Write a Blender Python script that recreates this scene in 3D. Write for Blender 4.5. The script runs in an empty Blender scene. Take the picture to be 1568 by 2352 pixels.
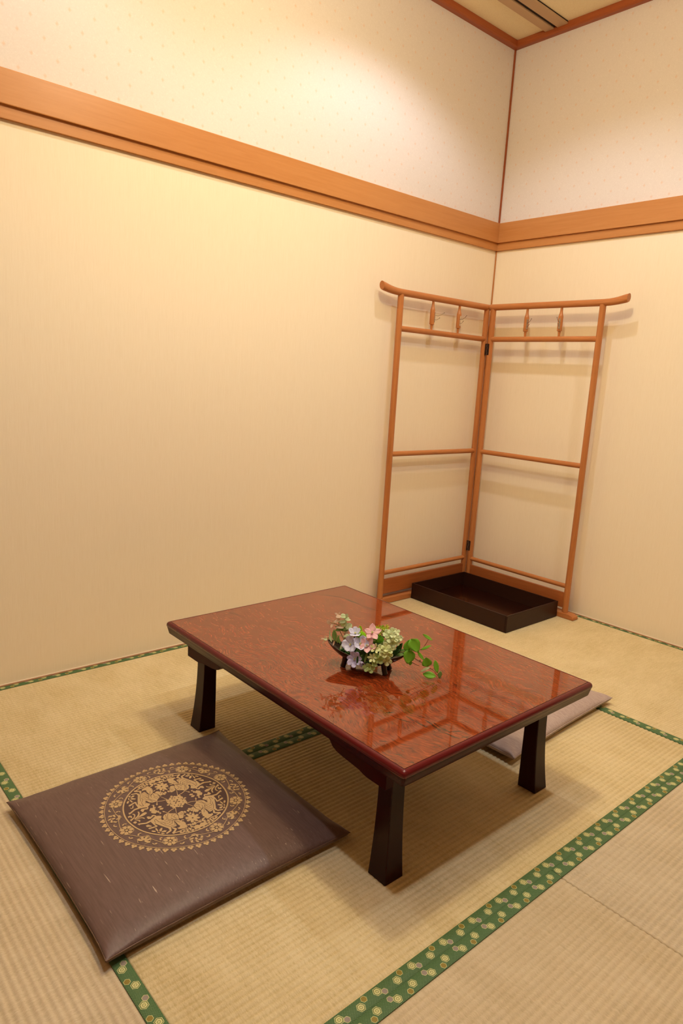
import bpy, bmesh, math, random
from mathutils import Vector, Matrix, noise

# ------------------------------------------------------------------ camera
W, H = 1568, 2352
F_PX, YAW, PITCH, ROLL = 1577.124, 0.844023, -0.193420, 0.0576415
CAM = Vector((-3.192379, -2.446518, 1.135086))
def cam_axes():
    cy, sy, cp, sp = math.cos(YAW), math.sin(YAW), math.cos(PITCH), math.sin(PITCH)
    f = Vector((cy*cp, sy*cp, sp)); r = Vector((sy, -cy, 0)); u = r.cross(f)
    cr, sr = math.cos(ROLL), math.sin(ROLL)
    return cr*r + sr*u, -sr*r + cr*u, f
CR, CU, CF = cam_axes()
col = bpy.context.scene.collection
cam_data = bpy.data.cameras.new('camera')
cam = bpy.data.objects.new('camera', cam_data); col.objects.link(cam)
cam_data.sensor_fit = 'VERTICAL'; cam_data.sensor_height = 36.0
cam_data.lens = F_PX/H*36.0; cam_data.clip_start = 0.02
m = Matrix((CR, CU, -CF)).transposed().to_4x4(); m.translation = CAM
cam.matrix_world = m
bpy.context.scene.camera = cam

# ------------------------------------------------------------------ world, lights, exposure
sc = bpy.context.scene
w = bpy.data.worlds.new('world'); sc.world = w; w.use_nodes = True
w.node_tree.nodes['Background'].inputs[0].default_value = (1.0, 0.86, 0.66, 1)
w.node_tree.nodes['Background'].inputs[1].default_value = 0.0
sc.view_settings.view_transform = 'Standard'; sc.view_settings.look = 'None'
sc.view_settings.exposure = 0.1; sc.view_settings.gamma = 1.0
sc.view_settings.use_curve_mapping = False
sc.cycles.max_bounces = 14; sc.cycles.diffuse_bounces = 7; sc.cycles.glossy_bounces = 5

# warm flush lamp in the middle of the ceiling, four downlights round it
ld = bpy.data.lights.new('centre_lamp', 'POINT'); ld.shadow_soft_size = 0.07
ld.energy = 47; ld.color = (1.0, 0.84, 0.57)
lo = bpy.data.objects.new('centre_lamp', ld); lo.location = (-1.84, -1.26, 2.64); col.objects.link(lo)
DL = [(-1.0, -0.70, 33), (-2.6, -0.70, 19), (-1.0, -1.90, 34), (-2.6, -1.90, 40)]
for x, y, e in DL:
    ld = bpy.data.lights.new('downlight', 'SPOT'); ld.energy = e; ld.color = (0.96, 1.0, 1.12)
    ld.spot_size = math.radians(136); ld.spot_blend = 0.42; ld.shadow_soft_size = 0.045
    lo = bpy.data.objects.new('downlight', ld); lo.location = (x, y, 2.86); col.objects.link(lo)

# ------------------------------------------------------------------ node helpers
def mat(name, rough=0.5, spec=0.5, col_=None):
    m = bpy.data.materials.new(name); m.use_nodes = True
    b = m.node_tree.nodes['Principled BSDF']
    b.inputs['Roughness'].default_value = rough
    b.inputs['Specular IOR Level'].default_value = spec
    if col_: b.inputs['Base Color'].default_value = (*col_, 1)
    return m, m.node_tree, b
def srgb(r, g, b):
    f = lambda c: (c/255/12.92) if c/255 <= 0.04045 else ((c/255+0.055)/1.055)**2.4
    return (f(r), f(g), f(b))
class N:
    def __init__(s, t): s.t = t
    def node(s, ty, **kw):
        n = s.t.nodes.new(ty)
        for k, v in kw.items(): setattr(n, k, v)
        return n
    def link(s, a, b):
        if isinstance(a, (int, float)): b.default_value = a
        elif isinstance(a, tuple): b.default_value = a if len(a) == len(b.default_value) else (*a, 1)
        else: s.t.links.new(a, b)
    def m(s, op, a, b=0.0, c=None, clamp=False):
        n = s.node('ShaderNodeMath', operation=op, use_clamp=clamp)
        s.link(a, n.inputs[0]); s.link(b, n.inputs[1])
        if c is not None: s.link(c, n.inputs[2])
        return n.outputs[0]
    def coord(s, out='Object'):
        return s.node('ShaderNodeTexCoord').outputs[out]
    def sep(s, v):
        n = s.node('ShaderNodeSeparateXYZ'); s.link(v, n.inputs[0]); return n.outputs
    def comb(s, x, y, z=0.0):
        n = s.node('ShaderNodeCombineXYZ')
        for i, v in enumerate((x, y, z)): s.link(v, n.inputs[i])
        return n.outputs[0]
    def vm(s, op, a, b=(0, 0, 0)):
        n = s.node('ShaderNodeVectorMath', operation=op); s.link(a, n.inputs[0]); s.link(b, n.inputs[1])
        return n.outputs[0]
    def noise(s, v, scale, detail=3, rough=0.5, dist=0.0, color=False):
        n = s.node('ShaderNodeTexNoise'); s.link(v, n.inputs['Vector'])
        n.inputs['Scale'].default_value = scale; n.inputs['Detail'].default_value = detail
        n.inputs['Roughness'].default_value = rough; n.inputs['Distortion'].default_value = dist
        return n.outputs['Color' if color else 'Fac']
    def ramp(s, f, stops, interp='LINEAR'):
        n = s.node('ShaderNodeValToRGB'); n.color_ramp.interpolation = interp
        e = n.color_ramp.elements
        while len(e) > 1: e.remove(e[-1])
        e[0].position = stops[0][0]; e[0].color = (*stops[0][1], 1)
        for p_, c_ in stops[1:]:
            q = e.new(p_); q.color = (*c_, 1)
        s.link(f, n.inputs[0]); return n.outputs[0]
    def mix(s, f, a, b, blend='MIX'):
        n = s.node('ShaderNodeMix', data_type='RGBA', blend_type=blend)
        s.link(f, n.inputs[0]); s.link(a, n.inputs[6]); s.link(b, n.inputs[7]); return n.outputs[2]
    def scale(s, v, x, y, z):
        return s.vm('MULTIPLY', v, (x, y, z))
    def bump(s, h, strength, dist, b):
        n = s.node('ShaderNodeBump'); n.inputs['Strength'].default_value = strength
        n.inputs['Distance'].default_value = dist; s.link(h, n.inputs['Height'])
        s.link(n.outputs[0], b.inputs['Normal'])

# ------------------------------------------------------------------ materials
M = {}
def wall_lower():
    m_, t, b = mat('fabric_wallpaper', 0.75, 0.25); n = N(t); o = n.coord()
    f1 = n.noise(n.scale(o, 1, 1, 0.035), 420, 2, 0.6)       # fine upright threads
    f2 = n.noise(n.scale(o, 1, 1, 0.8), 900, 1, 0.5)
    f3 = n.noise(n.scale(o, 1, 1, 0.02), 70, 2, 0.6)
    f = n.m('ADD', n.m('MULTIPLY', f1, 0.55), n.m('ADD', n.m('MULTIPLY', f2, 0.30), n.m('MULTIPLY', f3, 0.15)))
    c = n.ramp(f, [(0.3, srgb(238, 224, 194)), (0.5, srgb(242, 229, 201)), (0.7, srgb(245, 233, 207))])
    n.link(c, b.inputs['Base Color']); n.bump(f1, 0.15, 0.001, b); return m_
M['wall'] = wall_lower()
def wall_upper():
    m_, t, b = mat('patterned_wallpaper', 0.7, 0.25); n = N(t); o = n.coord()
    x, y, z = n.sep(o)
    u = n.m('ADD', x, n.m('MULTIPLY', y, -1.0))              # x on one wall, -y on the other
    u = n.m('ADD', u, 10.0 - 0.0309 ); v = n.m('ADD', z, -0.0061)
    row = n.m('FLOOR', n.m('DIVIDE', v, 0.0535))
    odd = n.m('MULTIPLY', n.m('MODULO', row, 2.0), 0.04)
    du = n.m('ABSOLUTE', n.m('SUBTRACT', n.m('MODULO', n.m('ADD', u, odd), 0.08), 0.04))
    dv = n.m('ABSOLUTE', n.m('SUBTRACT', n.m('MODULO', v, 0.0535), 0.02675))
    wob = n.noise(o, 350, 2, 0.7)
    d = n.m('ADD', n.m('DIVIDE', du, 0.0066), n.m('DIVIDE', dv, 0.0082))
    d = n.m('ADD', d, n.m('MULTIPLY', n.m('SUBTRACT', wob, 0.5), 1.4))
    dot = n.m('SUBTRACT', 1.25, d, clamp=True)
    fib = n.noise(o, 130, 4, 0.7, 1.5)
    base = n.ramp(fib, [(0.35, srgb(220, 212, 206)), (0.62, srgb(225, 218, 212)), (0.72, srgb(236, 231, 226))])
    c = n.mix(n.m('MULTIPLY', dot, 0.46), base, srgb(222, 178, 140))
    n.link(c, b.inputs['Base Color']); n.bump(fib, 0.08, 0.001, b); return m_
M['wall_up'] = wall_upper()
def wood(name, c1, c2, c3, axis, rough=0.38, sc_=1.0):
    m_, t, b = mat(name, rough, 0.4); n = N(t); o = n.coord()
    k = [1, 1, 1]; k[axis] = 0.06
    f = n.noise(n.scale(o, *k), 90*sc_, 4, 0.6, 0.6)
    g = n.noise(n.scale(o, *k), 14*sc_, 2, 0.5, 0.8)
    f = n.m('ADD', n.m('MULTIPLY', f, 0.5), n.m('MULTIPLY', g, 0.5))
    c = n.ramp(f, [(0.3, c1), (0.5, c2), (0.7, c3)])
    n.link(c, b.inputs['Base Color']); n.bump(f, 0.05, 0.001, b); return m_
OR = (srgb(184, 122, 64), srgb(192, 131, 73), srgb(199, 139, 81))
M['rail_x'] = wood('rail_wood_along_x', *OR, 0)
M['rail_y'] = wood('rail_wood_along_y', *OR, 1)
M['rail_z'] = wood('rail_wood_upright', *OR, 2)
CT = (srgb(146, 72, 32), srgb(156, 80, 38), srgb(166, 90, 46))
M['ceil_x'] = wood('cornice_wood_x', *CT, 0); M['ceil_y'] = wood('cornice_wood_y', *CT, 1); M['ceil_z'] = wood('cornice_wood_z', *CT, 2)
ST = (srgb(172, 104, 54), srgb(186, 118, 64), srgb(198, 132, 76))
M['st_x'] = wood('stand_wood_x', *ST, 0, 0.32, 1.6); M['st_y'] = wood('stand_wood_y', *ST, 1, 0.32, 1.6); M['st_z'] = wood('stand_wood_z', *ST, 2, 0.32, 1.6)
SB = (srgb(150, 82, 38), srgb(162, 92, 45), srgb(172, 101, 52))
M['sb_x'] = wood('stand_board_x', *SB, 0, 0.35, 1.6); M['sb_y'] = wood('stand_board_y', *SB, 1, 0.35, 1.6)
def ceiling_m():
    m_, t, b = mat('ceiling_board', 0.85, 0.2); n = N(t); o = n.coord()
    f = n.noise(o, 160, 3, 0.6)
    n.link(n.ramp(f, [(0.3, srgb(236, 222, 184)), (0.7, srgb(244, 232, 196))]), b.inputs['Base Color']); return m_
M['ceiling'] = ceiling_m()
M['wall_far'] = mat('dark_unseen_wall', 0.6, 0.3, srgb(140, 112, 84))[0]  # unseen walls, colour darkened to cut the light bounced into the room
M['strip'] = mat('ceiling_rail_beige', 0.5, 0.4, srgb(192, 162, 128))[0]
M['slot'] = mat('ceiling_rail_slot', 0.6, 0.3, srgb(40, 28, 22))[0]
M['skirt'] = mat('skirting_wood', 0.5, 0.4, srgb(200, 146, 108))[0]
M['bead'] = mat('white_bead', 0.5, 0.4, srgb(244, 226, 200))[0]
M['floor_base'] = mat('floor_base', 0.9, 0.1, srgb(90, 64, 36))[0]

def tatami(name, c1, c2, c3):
    m_, t, b = mat(name, 0.55, 0.3); n = N(t); o = n.coord()
    x, y, z = n.sep(o)                                        # rush lies along local y, ribs along x
    st = n.noise(n.scale(o, 1, 0.07, 1), 620, 2, 0.7)         # single rushes
    st2 = n.noise(n.scale(o, 1, 0.10, 1), 190, 2, 0.6)
    big = n.noise(n.scale(o, 1, 0.5, 1), 9, 3, 0.5)
    f = n.m('ADD', n.m('MULTIPLY', st, 0.42), n.m('ADD', n.m('MULTIPLY', st2, 0.28), n.m('MULTIPLY', big, 0.30)))
    ph = n.m('MULTIPLY', y, 2*math.pi/0.0148)
    rib = n.m('ADD', n.m('MULTIPLY', n.m('COSINE', ph), 0.5), 0.5)
    gro = n.m('POWER', n.m('SUBTRACT', 1.0, rib), 2.6)        # warp thread in the groove, with groove shade painted into the colour
    f = n.m('SUBTRACT', f, n.m('MULTIPLY', gro, 0.085))
    c = n.ramp(f, [(0.32, c1), (0.5, c2), (0.66, c3)])
    nb = n.noise(n.scale(o, 1, 0.035, 1), 900, 1, 0.5)
    lite = n.m('MULTIPLY', n.m('SUBTRACT', nb, 0.66, clamp=True), 1.6, clamp=True)
    c = n.mix(lite, c, srgb(244, 226, 176))
    n.link(c, b.inputs['Base Color'])
    n.bump(n.m('ADD', n.m('MULTIPLY', st, 1.0), n.m('MULTIPLY', st2, 0.6)), 0.30, 0.0007, b); return m_
M['tatami'] = tatami('tatami_rush', srgb(194, 173, 121), srgb(216, 198, 152), srgb(228, 212, 170))
M['tatami_b'] = tatami('tatami_rush_rosy', srgb(180, 162, 126), srgb(200, 182, 148), srgb(210, 195, 163))

def brocade():
    m_, t, b = mat('green_brocade', 0.6, 0.3); n = N(t)
    uv = n.coord('UV'); u, v, _ = n.sep(uv)                   # metres along and across the band
    P = 0.095
    um = n.m('MODULO', n.m('ADD', u, P*100), P)
    # small brocade ground
    g = n.noise(n.scale(uv, 1, 1, 1), 520, 2, 0.6)
    gu = n.m('SINE', n.m('MULTIPLY', u, 2*math.pi/0.0046)); gv = n.m('SINE', n.m('MULTIPLY', v, 2*math.pi/0.0040))
    gg = n.m('MULTIPLY', gu, gv); speck = n.m('MULTIPLY', n.m('SUBTRACT', n.m('ADD', n.m('MULTIPLY', gg, 0.5), g), 0.55, clamp=True), 1.6, clamp=True)
    c = n.mix(speck, srgb(70, 100, 56), srgb(124, 152, 108))
    def hexd(cu, cv, wrap=True):
        du = n.m('SUBTRACT', um, cu)
        du = n.m('SUBTRACT', n.m('MODULO', n.m('ADD', du, 1.5*P), P), 0.5*P)
        du = n.m('ABSOLUTE', du); dv = n.m('ABSOLUTE', n.m('SUBTRACT', v, cv))
        return n.m('MAXIMUM', dv, n.m('ADD', n.m('MULTIPLY', du, 0.866), n.m('MULTIPLY', dv, 0.5)))
    cream, dk = srgb(206, 202, 140), srgb(74, 100, 50)
    def small(c, cu, cv, r, fill):
        d = hexd(cu, cv)
        c = n.mix(n.m('LESS_THAN', d, r), c, cream)
        return n.mix(n.m('LESS_THAN', d, r-0.0008), c, fill)
    def large(c, cu, cv, r):
        d = hexd(cu, cv)
        c = n.mix(n.m('LESS_THAN', d, r), c, cream)
        c = n.mix(n.m('LESS_THAN', d, r-0.0011), c, dk)
        c = n.mix(n.m('LESS_THAN', d, r-0.0024), c, cream)
        c = n.mix(n.m('MULTIPLY', n.m('LESS_THAN', n.m('ABSOLUTE', n.m('SUBTRACT', d, 0.0026)), 0.0007), 0.8), c, srgb(120, 128, 74))
        return c
    c = small(c, 0.0123, 0.0202, 0.0062, srgb(146, 134, 122))
    c = large(c, 0.0, 0.0118, 0.0083)
    c = small(c, 0.064, 0.0081, 0.0062, srgb(140, 122, 50))
    c = large(c, 0.0484, 0.0177, 0.0083)
    n.link(c, b.inputs['Base Color']); n.bump(g, 0.2, 0.0006, b); return m_
M['brocade'] = brocade()

def lacquer(name, c, rough=0.16, coat=0.6):
    m_, t, b = mat(name, rough, 0.22, c)
    b.inputs['Coat Weight'].default_value = coat; b.inputs['Coat Roughness'].default_value = 0.08; return m_
M['red_lacquer'] = lacquer('dark_red_lacquer', srgb(58, 8, 9), 0.25, 0.0)
M['red_lacquer'].node_tree.nodes['Principled BSDF'].inputs['Specular IOR Level'].default_value = 0.10
M['red_band'] = lacquer('red_lacquer_moulding', srgb(96, 20, 22), 0.2, 0.3)
M['leg_lacquer'] = lacquer('table_leg_lacquer', srgb(42, 6, 6), 0.25, 0.0)
M['black_line'] = mat('black_inlay', 0.3, 0.5, srgb(34, 10, 10))[0]
M['tray'] = lacquer('brown_black_lacquer', srgb(50, 26, 17), 0.35, 0.0)
M['tray_in'] = lacquer('tray_inside_lacquer', srgb(36, 12, 6), 0.22, 0.4)
M['bowl'] = lacquer('black_glaze', srgb(24, 16, 12), 0.14, 0.8)
M['hinge'] = mat('dark_bronze', 0.35, 0.5, srgb(48, 28, 20))[0]; M['hinge'].node_tree.nodes['Principled BSDF'].inputs['Metallic'].default_value = 0.5
M['pin'] = mat('hinge_pin', 0.3, 0.5, srgb(120, 104, 96))[0]; M['pin'].node_tree.nodes['Principled BSDF'].inputs['Metallic'].default_value = 0.8
M['silver'] = mat('silver_metal', 0.25, 0.5, srgb(220, 214, 196))[0]; M['silver'].node_tree.nodes['Principled BSDF'].inputs['Metallic'].default_value = 0.9
M['wire'] = mat('hook_wire', 0.3, 0.5, srgb(128, 104, 70))[0]; M['wire'].node_tree.nodes['Principled BSDF'].inputs['Metallic'].default_value = 0.9

MARKS = [(-0.17,-0.385,0.014,-70),(-0.181,-0.429,0.028,-102),(-0.182,-0.475,0.019,-78),(-0.179,-0.493,0.012,-61),(-0.157,-0.506,0.011,-25),(-0.171,-0.431,0.015,-103),(-0.173,-0.457,0.012,-83),(-0.159,-0.477,0.016,-28),(-0.219,-0.368,0.019,-74),(-0.197,-0.372,0.015,-90),(-0.198,-0.405,0.018,-94),(-0.217,-0.323,0.013,-25),(-0.321,-0.361,0.008,-35),(-0.328,-0.407,0.007,-42),(-0.339,-0.468,0.009,-49),(-0.338,-0.504,0.009,-51),(0.057,-0.339,0.005,-20),(0.044,-0.316,0.008,-61),
(-0.161,0.47,0.025,-72),(0.244,0.445,0.038,-54),(0.267,0.365,0.045,-89),(0.273,0.265,0.031,-76),(0.269,0.172,0.03,-65),(0.079,0.485,0.027,-31),(-0.256,0.363,0.011,-52),(-0.3,0.144,0.007,-48),(-0.304,0.104,0.012,-20),(-0.307,-0.108,0.007,-55),(-0.322,-0.163,0.005,-93),(0.07,-0.469,0.009,-67),(0.06,-0.49,0.008,-118),(0.301,-0.449,0.005,-70),(0.303,-0.475,0.006,-99),(0.052,-0.365,0.015,-12),(0.066,-0.413,0.017,-61),(0.317,-0.293,0.008,-52),(0.312,-0.339,0.02,-67)]
def veneer():
    m_, t, b = mat('burl_veneer', 0.035, 0.5); n = N(t); o = n.coord()
    b.inputs['Metallic'].default_value = 0.06
    b.inputs['Coat Weight'].default_value = 0.6; b.inputs['Coat Roughness'].default_value = 0.012; b.inputs['Coat IOR'].default_value = 1.5
    # the figure: grain along the length, swirled by a large warp
    wv = n.vm('SUBTRACT', n.noise(o, 4.2, 2, 0.5, 0, True), (0.5, 0.5, 0.5))
    w2 = n.vm('SUBTRACT', n.noise(o, 16, 2, 0.5, 0, True), (0.5, 0.5, 0.5))
    p = n.vm('ADD', o, n.vm('ADD', n.scale(wv, 0.16, 0.10, 0), n.scale(w2, 0.026, 0.018, 0)))
    ps = n.scale(p, 1, 0.09, 1)
    g1 = n.noise(n.scale(p, 1, 0.12, 1), 420, 2, 0.5); g2 = n.noise(n.scale(p, 1, 0.13, 1), 190, 3, 0.6, 0.2); g3 = n.noise(n.scale(p, 1, 0.5, 1), 20, 4, 0.6, 0.6)
    f = n.m('ADD', n.m('MULTIPLY', g1, 0.36), n.m('ADD', n.m('MULTIPLY', g2, 0.44), n.m('MULTIPLY', g3, 0.20)))
    c = n.ramp(f, [(0.39, srgb(98, 39, 16)), (0.47, srgb(120, 49, 20)), (0.55, srgb(138, 58, 24)), (0.63, srgb(162, 73, 34))])
    x, y, z = n.sep(n.vm('ADD', o, n.scale(w2, 0.016, 0.016, 0)))
    rag = n.noise(o, 120, 2, 0.6)
    tot = None
    for cx, cy, L, a in MARKS:
        ca, sa = math.cos(math.radians(a)), math.sin(math.radians(a))
        dx = n.m('ADD', x, -cx); dy = n.m('ADD', y, -cy)
        uu = n.m('DIVIDE', n.m('ADD', n.m('MULTIPLY', dx, ca), n.m('MULTIPLY', dy, sa)), L*1.15)
        vv = n.m('DIVIDE', n.m('ADD', n.m('MULTIPLY', dx, -sa), n.m('MULTIPLY', dy, ca)), max(0.0022, L*0.13))
        d = n.m('ADD', n.m('MULTIPLY', uu, uu), n.m('MULTIPLY', vv, vv))
        tot = d if tot is None else n.m('MINIMUM', tot, d)
    mk = n.m('MULTIPLY', n.m('SUBTRACT', n.m('ADD', 1.0, n.m('MULTIPLY', n.m('SUBTRACT', rag, 0.5), 1.6)), tot, clamp=True), 2.5, clamp=True)
    c = n.mix(n.m('MULTIPLY', mk, 0.92), c, srgb(44, 28, 15))
    n.link(c, b.inputs['Base Color']); return m_
M['veneer'] = veneer()

def silk(name, c1, c2, c3, spec=0.36):
    m_, t, b = mat(name, 0.46, spec); n = N(t); o = n.coord()
    f = n.noise(n.scale(o, 1, 0.05, 1), 260, 2, 0.6)
    sl = n.noise(n.scale(o, 1, 0.06, 1), 330, 1, 0.5)
    slub = n.m('MULTIPLY', n.m('SUBTRACT', sl, 0.72, clamp=True), 9.0, clamp=True)
    c = n.ramp(f, [(0.3, c1), (0.5, c2), (0.7, c3)])
    c = n.mix(n.m('MULTIPLY', slub, 0.7), c, srgb(200, 178, 156))
    n.link(c, b.inputs['Base Color'])
    b.inputs['Sheen Weight'].default_value = 0.10; b.inputs['Sheen Tint'].default_value = (0.8, 0.85, 1.0, 1); b.inputs['Sheen Roughness'].default_value = 0.4
    n.bump(n.m('ADD', f, slub), 0.12, 0.0008, b); return m_
M['silk'] = silk('brown_silk', srgb(97, 75, 67), srgb(104, 81, 73), srgb(110, 86, 79))
M['silk_pale'] = silk('grey_brown_silk', srgb(166, 146, 136), srgb(176, 156, 146), srgb(186, 168, 158))
M['silk_seam'] = mat('seam_silk', 0.5, 0.4, srgb(108, 80, 62))[0]
M['gold'] = mat('woven_gold', 0.45, 0.4, srgb(190, 160, 114))[0]
M['plum'] = mat('woven_plum', 0.5, 0.35, srgb(84, 62, 58))[0]
def leafy(name, c, c2=None, rough=0.5, tr=0.25):
    m_, t, b = mat(name, rough, 0.35); n = N(t); o = n.coord()
    c2 = c2 or tuple(min(1, k*1.3) for k in c)
    n.link(n.ramp(n.noise(o, 90, 2, 0.5), [(0.35, c), (0.65, c2)]), b.inputs['Base Color'])
    b.inputs['Subsurface Weight'].default_value = 0.0; b.inputs['Subsurface Radius'].default_value = (0.004, 0.004, 0.002)
    tl = n.node('ShaderNodeBsdfTranslucent'); n.link(c2, tl.inputs[0])
    mx = n.node('ShaderNodeMixShader'); mx.inputs[0].default_value = 0.35
    t.links.new(b.outputs[0], mx.inputs[1]); t.links.new(tl.outputs[0], mx.inputs[2])
    t.links.new(mx.outputs[0], t.nodes['Material Output'].inputs['Surface']); return m_
M['pet_blue'] = leafy('petal_lavender', srgb(226, 228, 250), srgb(240, 242, 254))
M['pet_violet'] = leafy('petal_violet', srgb(204, 202, 250), srgb(240, 240, 254))
M['pet_pink'] = leafy('petal_pink', srgb(250, 200, 204), srgb(252, 222, 222))
M['pet_cream'] = leafy('petal_cream_green', srgb(226, 244, 176), srgb(246, 252, 224))
M['pet_cream2'] = leafy('petal_yellow_green', srgb(228, 240, 160), srgb(246, 250, 208))
M['pet_green'] = leafy('petal_pale_green', srgb(188, 218, 124), srgb(232, 244, 182))
M['lime'] = leafy('lime_petals', srgb(168, 224, 30), srgb(200, 240, 64))
M['green2'] = leafy('green_petals', srgb(112, 184, 36), srgb(146, 208, 56))
M['yel'] = leafy('yellow_green', srgb(190, 214, 40), srgb(222, 230, 70))
M['leaf'] = leafy('vine_leaf', srgb(120, 186, 44), srgb(150, 210, 66))
M['leaf_lt'] = leafy('pale_leaf', srgb(204, 232, 160), srgb(236, 246, 216))
M['leaf_pk'] = leafy('blush_leaf', srgb(240, 212, 180), srgb(250, 240, 216))
M['leaf_mid'] = leafy('green_leaf', srgb(110, 144, 62), srgb(140, 168, 88))
M['leaf_dk'] = leafy('dark_leaf', srgb(44, 78, 26), srgb(66, 106, 40))
M['stem'] = mat('green_stem', 0.5, 0.3, srgb(104, 124, 56))[0]
M['twig'] = mat('brown_twig', 0.5, 0.3, srgb(122, 74, 48))[0]
M['stamen'] = mat('yellow_stamen', 0.5, 0.3, srgb(222, 216, 150))[0]

# ------------------------------------------------------------------ object helpers
def link(name, bm, material, parent=None, smooth=False, mats=None):
    me = bpy.data.meshes.new(name); bmesh.ops.recalc_face_normals(bm, faces=bm.faces) if smooth != 'keep' else None
    bm.to_mesh(me); bm.free()
    if smooth:
        for p_ in me.polygons: p_.use_smooth = True
    for mm in (mats or [material]): me.materials.append(mm)
    o = bpy.data.objects.new(name, me); col.objects.link(o)
    if parent: o.parent = parent
    return o
def thing(name, label, cat, loc=(0, 0, 0), rz=0, group=None):
    o = bpy.data.objects.new(name, None); col.objects.link(o); o.location = loc; o.rotation_euler = (0, 0, rz)
    o.empty_display_size = 0.05; o['label'] = label; o['category'] = cat
    if group: o['group'] = group
    return o
def structure(o, label=None):
    o['kind'] = 'structure'
    if label: o['label'] = label
    return o
def autosmooth(o, ang=35):
    for p_ in o.data.polygons: p_.use_smooth = True
    try: o.data.set_sharp_from_angle(angle=math.radians(ang))
    except Exception: pass
    return o
def box(bm, x0, x1, y0, y1, z0, z1, bev=0.0):
    r = bmesh.ops.create_cube(bm, size=1)
    for v in r['verts']:
        v.co = Vector((x0 if v.co.x < 0 else x1, y0 if v.co.y < 0 else y1, z0 if v.co.z < 0 else z1))
    if bev:
        es = list({e for v in r['verts'] for e in v.link_edges})
        bmesh.ops.bevel(bm, geom=es, offset=bev, segments=2, affect='EDGES')
    return r
def boxobj(name, dims, material, parent=None, bev=0.0):
    bm = bmesh.new(); box(bm, *dims, bev=bev)
    o = link(name, bm, material, parent)
    return autosmooth(o) if bev else o
def tube(bm, pts, rads, n=12, cap=True, squash=None):
    """skin of circles along a path"""
    rings = []; up = None
    for i, p_ in enumerate(pts):
        p_ = Vector(p_); a = Vector(pts[max(0, i-1)]); c = Vector(pts[min(len(pts)-1, i+1)])
        d = (c-a).normalized()
        if up is None:
            up = Vector((0, 0, 1)) if abs(d.z) < 0.9 else Vector((1, 0, 0))
        s_ = d.cross(up).normalized(); u_ = s_.cross(d).normalized(); up = u_
        r = rads[i] if isinstance(rads, (list, tuple)) else rads
        sq = squash[i] if squash else 1.0
        rings.append([bm.verts.new(p_ + r*(math.cos(2*math.pi*k/n)*s_ + sq*math.sin(2*math.pi*k/n)*u_)) for k in range(n)])
    for a, b_ in zip(rings, rings[1:]):
        for k in range(n):
            bm.faces.new((a[k], a[(k+1) % n], b_[(k+1) % n], b_[k]))
    if cap:
        bm.faces.new(rings[0]); bm.faces.new(list(reversed(rings[-1])))
    return rings
def tubeobj(name, pts, rads, material, parent=None, n=12, squash=None):
    bm = bmesh.new(); tube(bm, pts, rads, n, squash=squash); return autosmooth(link(name, bm, material, parent), 50)
def lathe(bm, prof, n=20, mtx=None):
    rings = []
    for r, z in prof:
        rings.append([bm.verts.new(Vector((r*math.cos(2*math.pi*k/n), r*math.sin(2*math.pi*k/n), z))) for k in range(n)])
    for a, b_ in zip(rings, rings[1:]):
        for k in range(n): bm.faces.new((a[k], a[(k+1) % n], b_[(k+1) % n], b_[k]))
    bm.faces.new(list(reversed(rings[0]))); bm.faces.new(rings[-1])
    if mtx: bmesh.ops.transform(bm, matrix=mtx, verts=[v for r in rings for v in r])

# ------------------------------------------------------------------ the room
RX, RY, CZ = -3.61, -2.60, 2.87         # far sides behind the camera, ceiling height
RZ = 1.94                                # where the two wallpapers meet, behind the rail
structure(boxobj('floor', (RX, 0, RY, 0, -0.09, -0.045), M['floor_base']))
floor = bpy.data.objects['floor']
def walls(name, d_low, d_up, label):
    far = name in ('wall_back', 'wall_near')
    o = structure(boxobj(name, d_low, M['wall_far' if far else 'wall']), label)
    u = boxobj('upper_wall_panel', d_up, M['wall_far' if far else 'wall_up'], o)
    return o
walls('wall_left', (RX-0.1, 0.0, 0, 0.1, -0.09, RZ), (RX-0.1, 0.0, 0, 0.1, RZ, CZ+0.05), 'long beige fabric wall left of the corner')
walls('wall_right', (0, 0.1, RY-0.1, 0.1, -0.09, RZ), (0, 0.1, RY-0.1, 0.1, RZ, CZ+0.05), 'beige fabric wall right of the corner')
walls('wall_back', (RX-0.1, 0, RY-0.1, RY, -0.09, RZ), (RX-0.1, 0, RY-0.1, RY, RZ, CZ+0.05), 'unseen wall behind the viewer, coloured dark to cut bounced light')
walls('wall_near', (RX-0.1, RX, RY, 0, -0.09, RZ), (RX-0.1, RX, RY, 0, RZ, CZ+0.05), 'unseen wall beside the viewer, coloured dark to cut bounced light')
ceiling = structure(boxobj('ceiling', (RX, 0, RY, 0, CZ, CZ+0.06), M['ceiling']))

def run(name, prof, material, axis, label=None, length=None):
    """moulding with profile [(offset from wall, z)] along the left (x) or right (y) wall, mitred in the corner"""
    bm = bmesh.new(); L = length
    a = []; b_ = []
    for d, z in prof:
        if axis == 'x': a.append(bm.verts.new((-d, -d, z))); b_.append(bm.verts.new((L, -d, z)))
        else: a.append(bm.verts.new((-d, -d, z))); b_.append(bm.verts.new((-d, L, z)))
    n = len(prof)
    for i in range(n): bm.faces.new((a[i], a[(i+1) % n], b_[(i+1) % n], b_[i]))
    bm.faces.new(a); bm.faces.new(b_)
    return structure(link(name, bm, material), label)
rail = [(0, 1.892), (0.022, 1.892), (0.0225, 1.894), (0.0225, 1.990), (0.021, 1.992), (0, 1.992)]
sub = [(0, 1.853), (0.0115, 1.853), (0.012, 1.854), (0.012, 1.8918), (0, 1.8918)]
corn = [(0, 2.838), (0.022, 2.838), (0.030, 2.843), (0.030, 2.8695), (0, 2.8695)]
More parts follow.
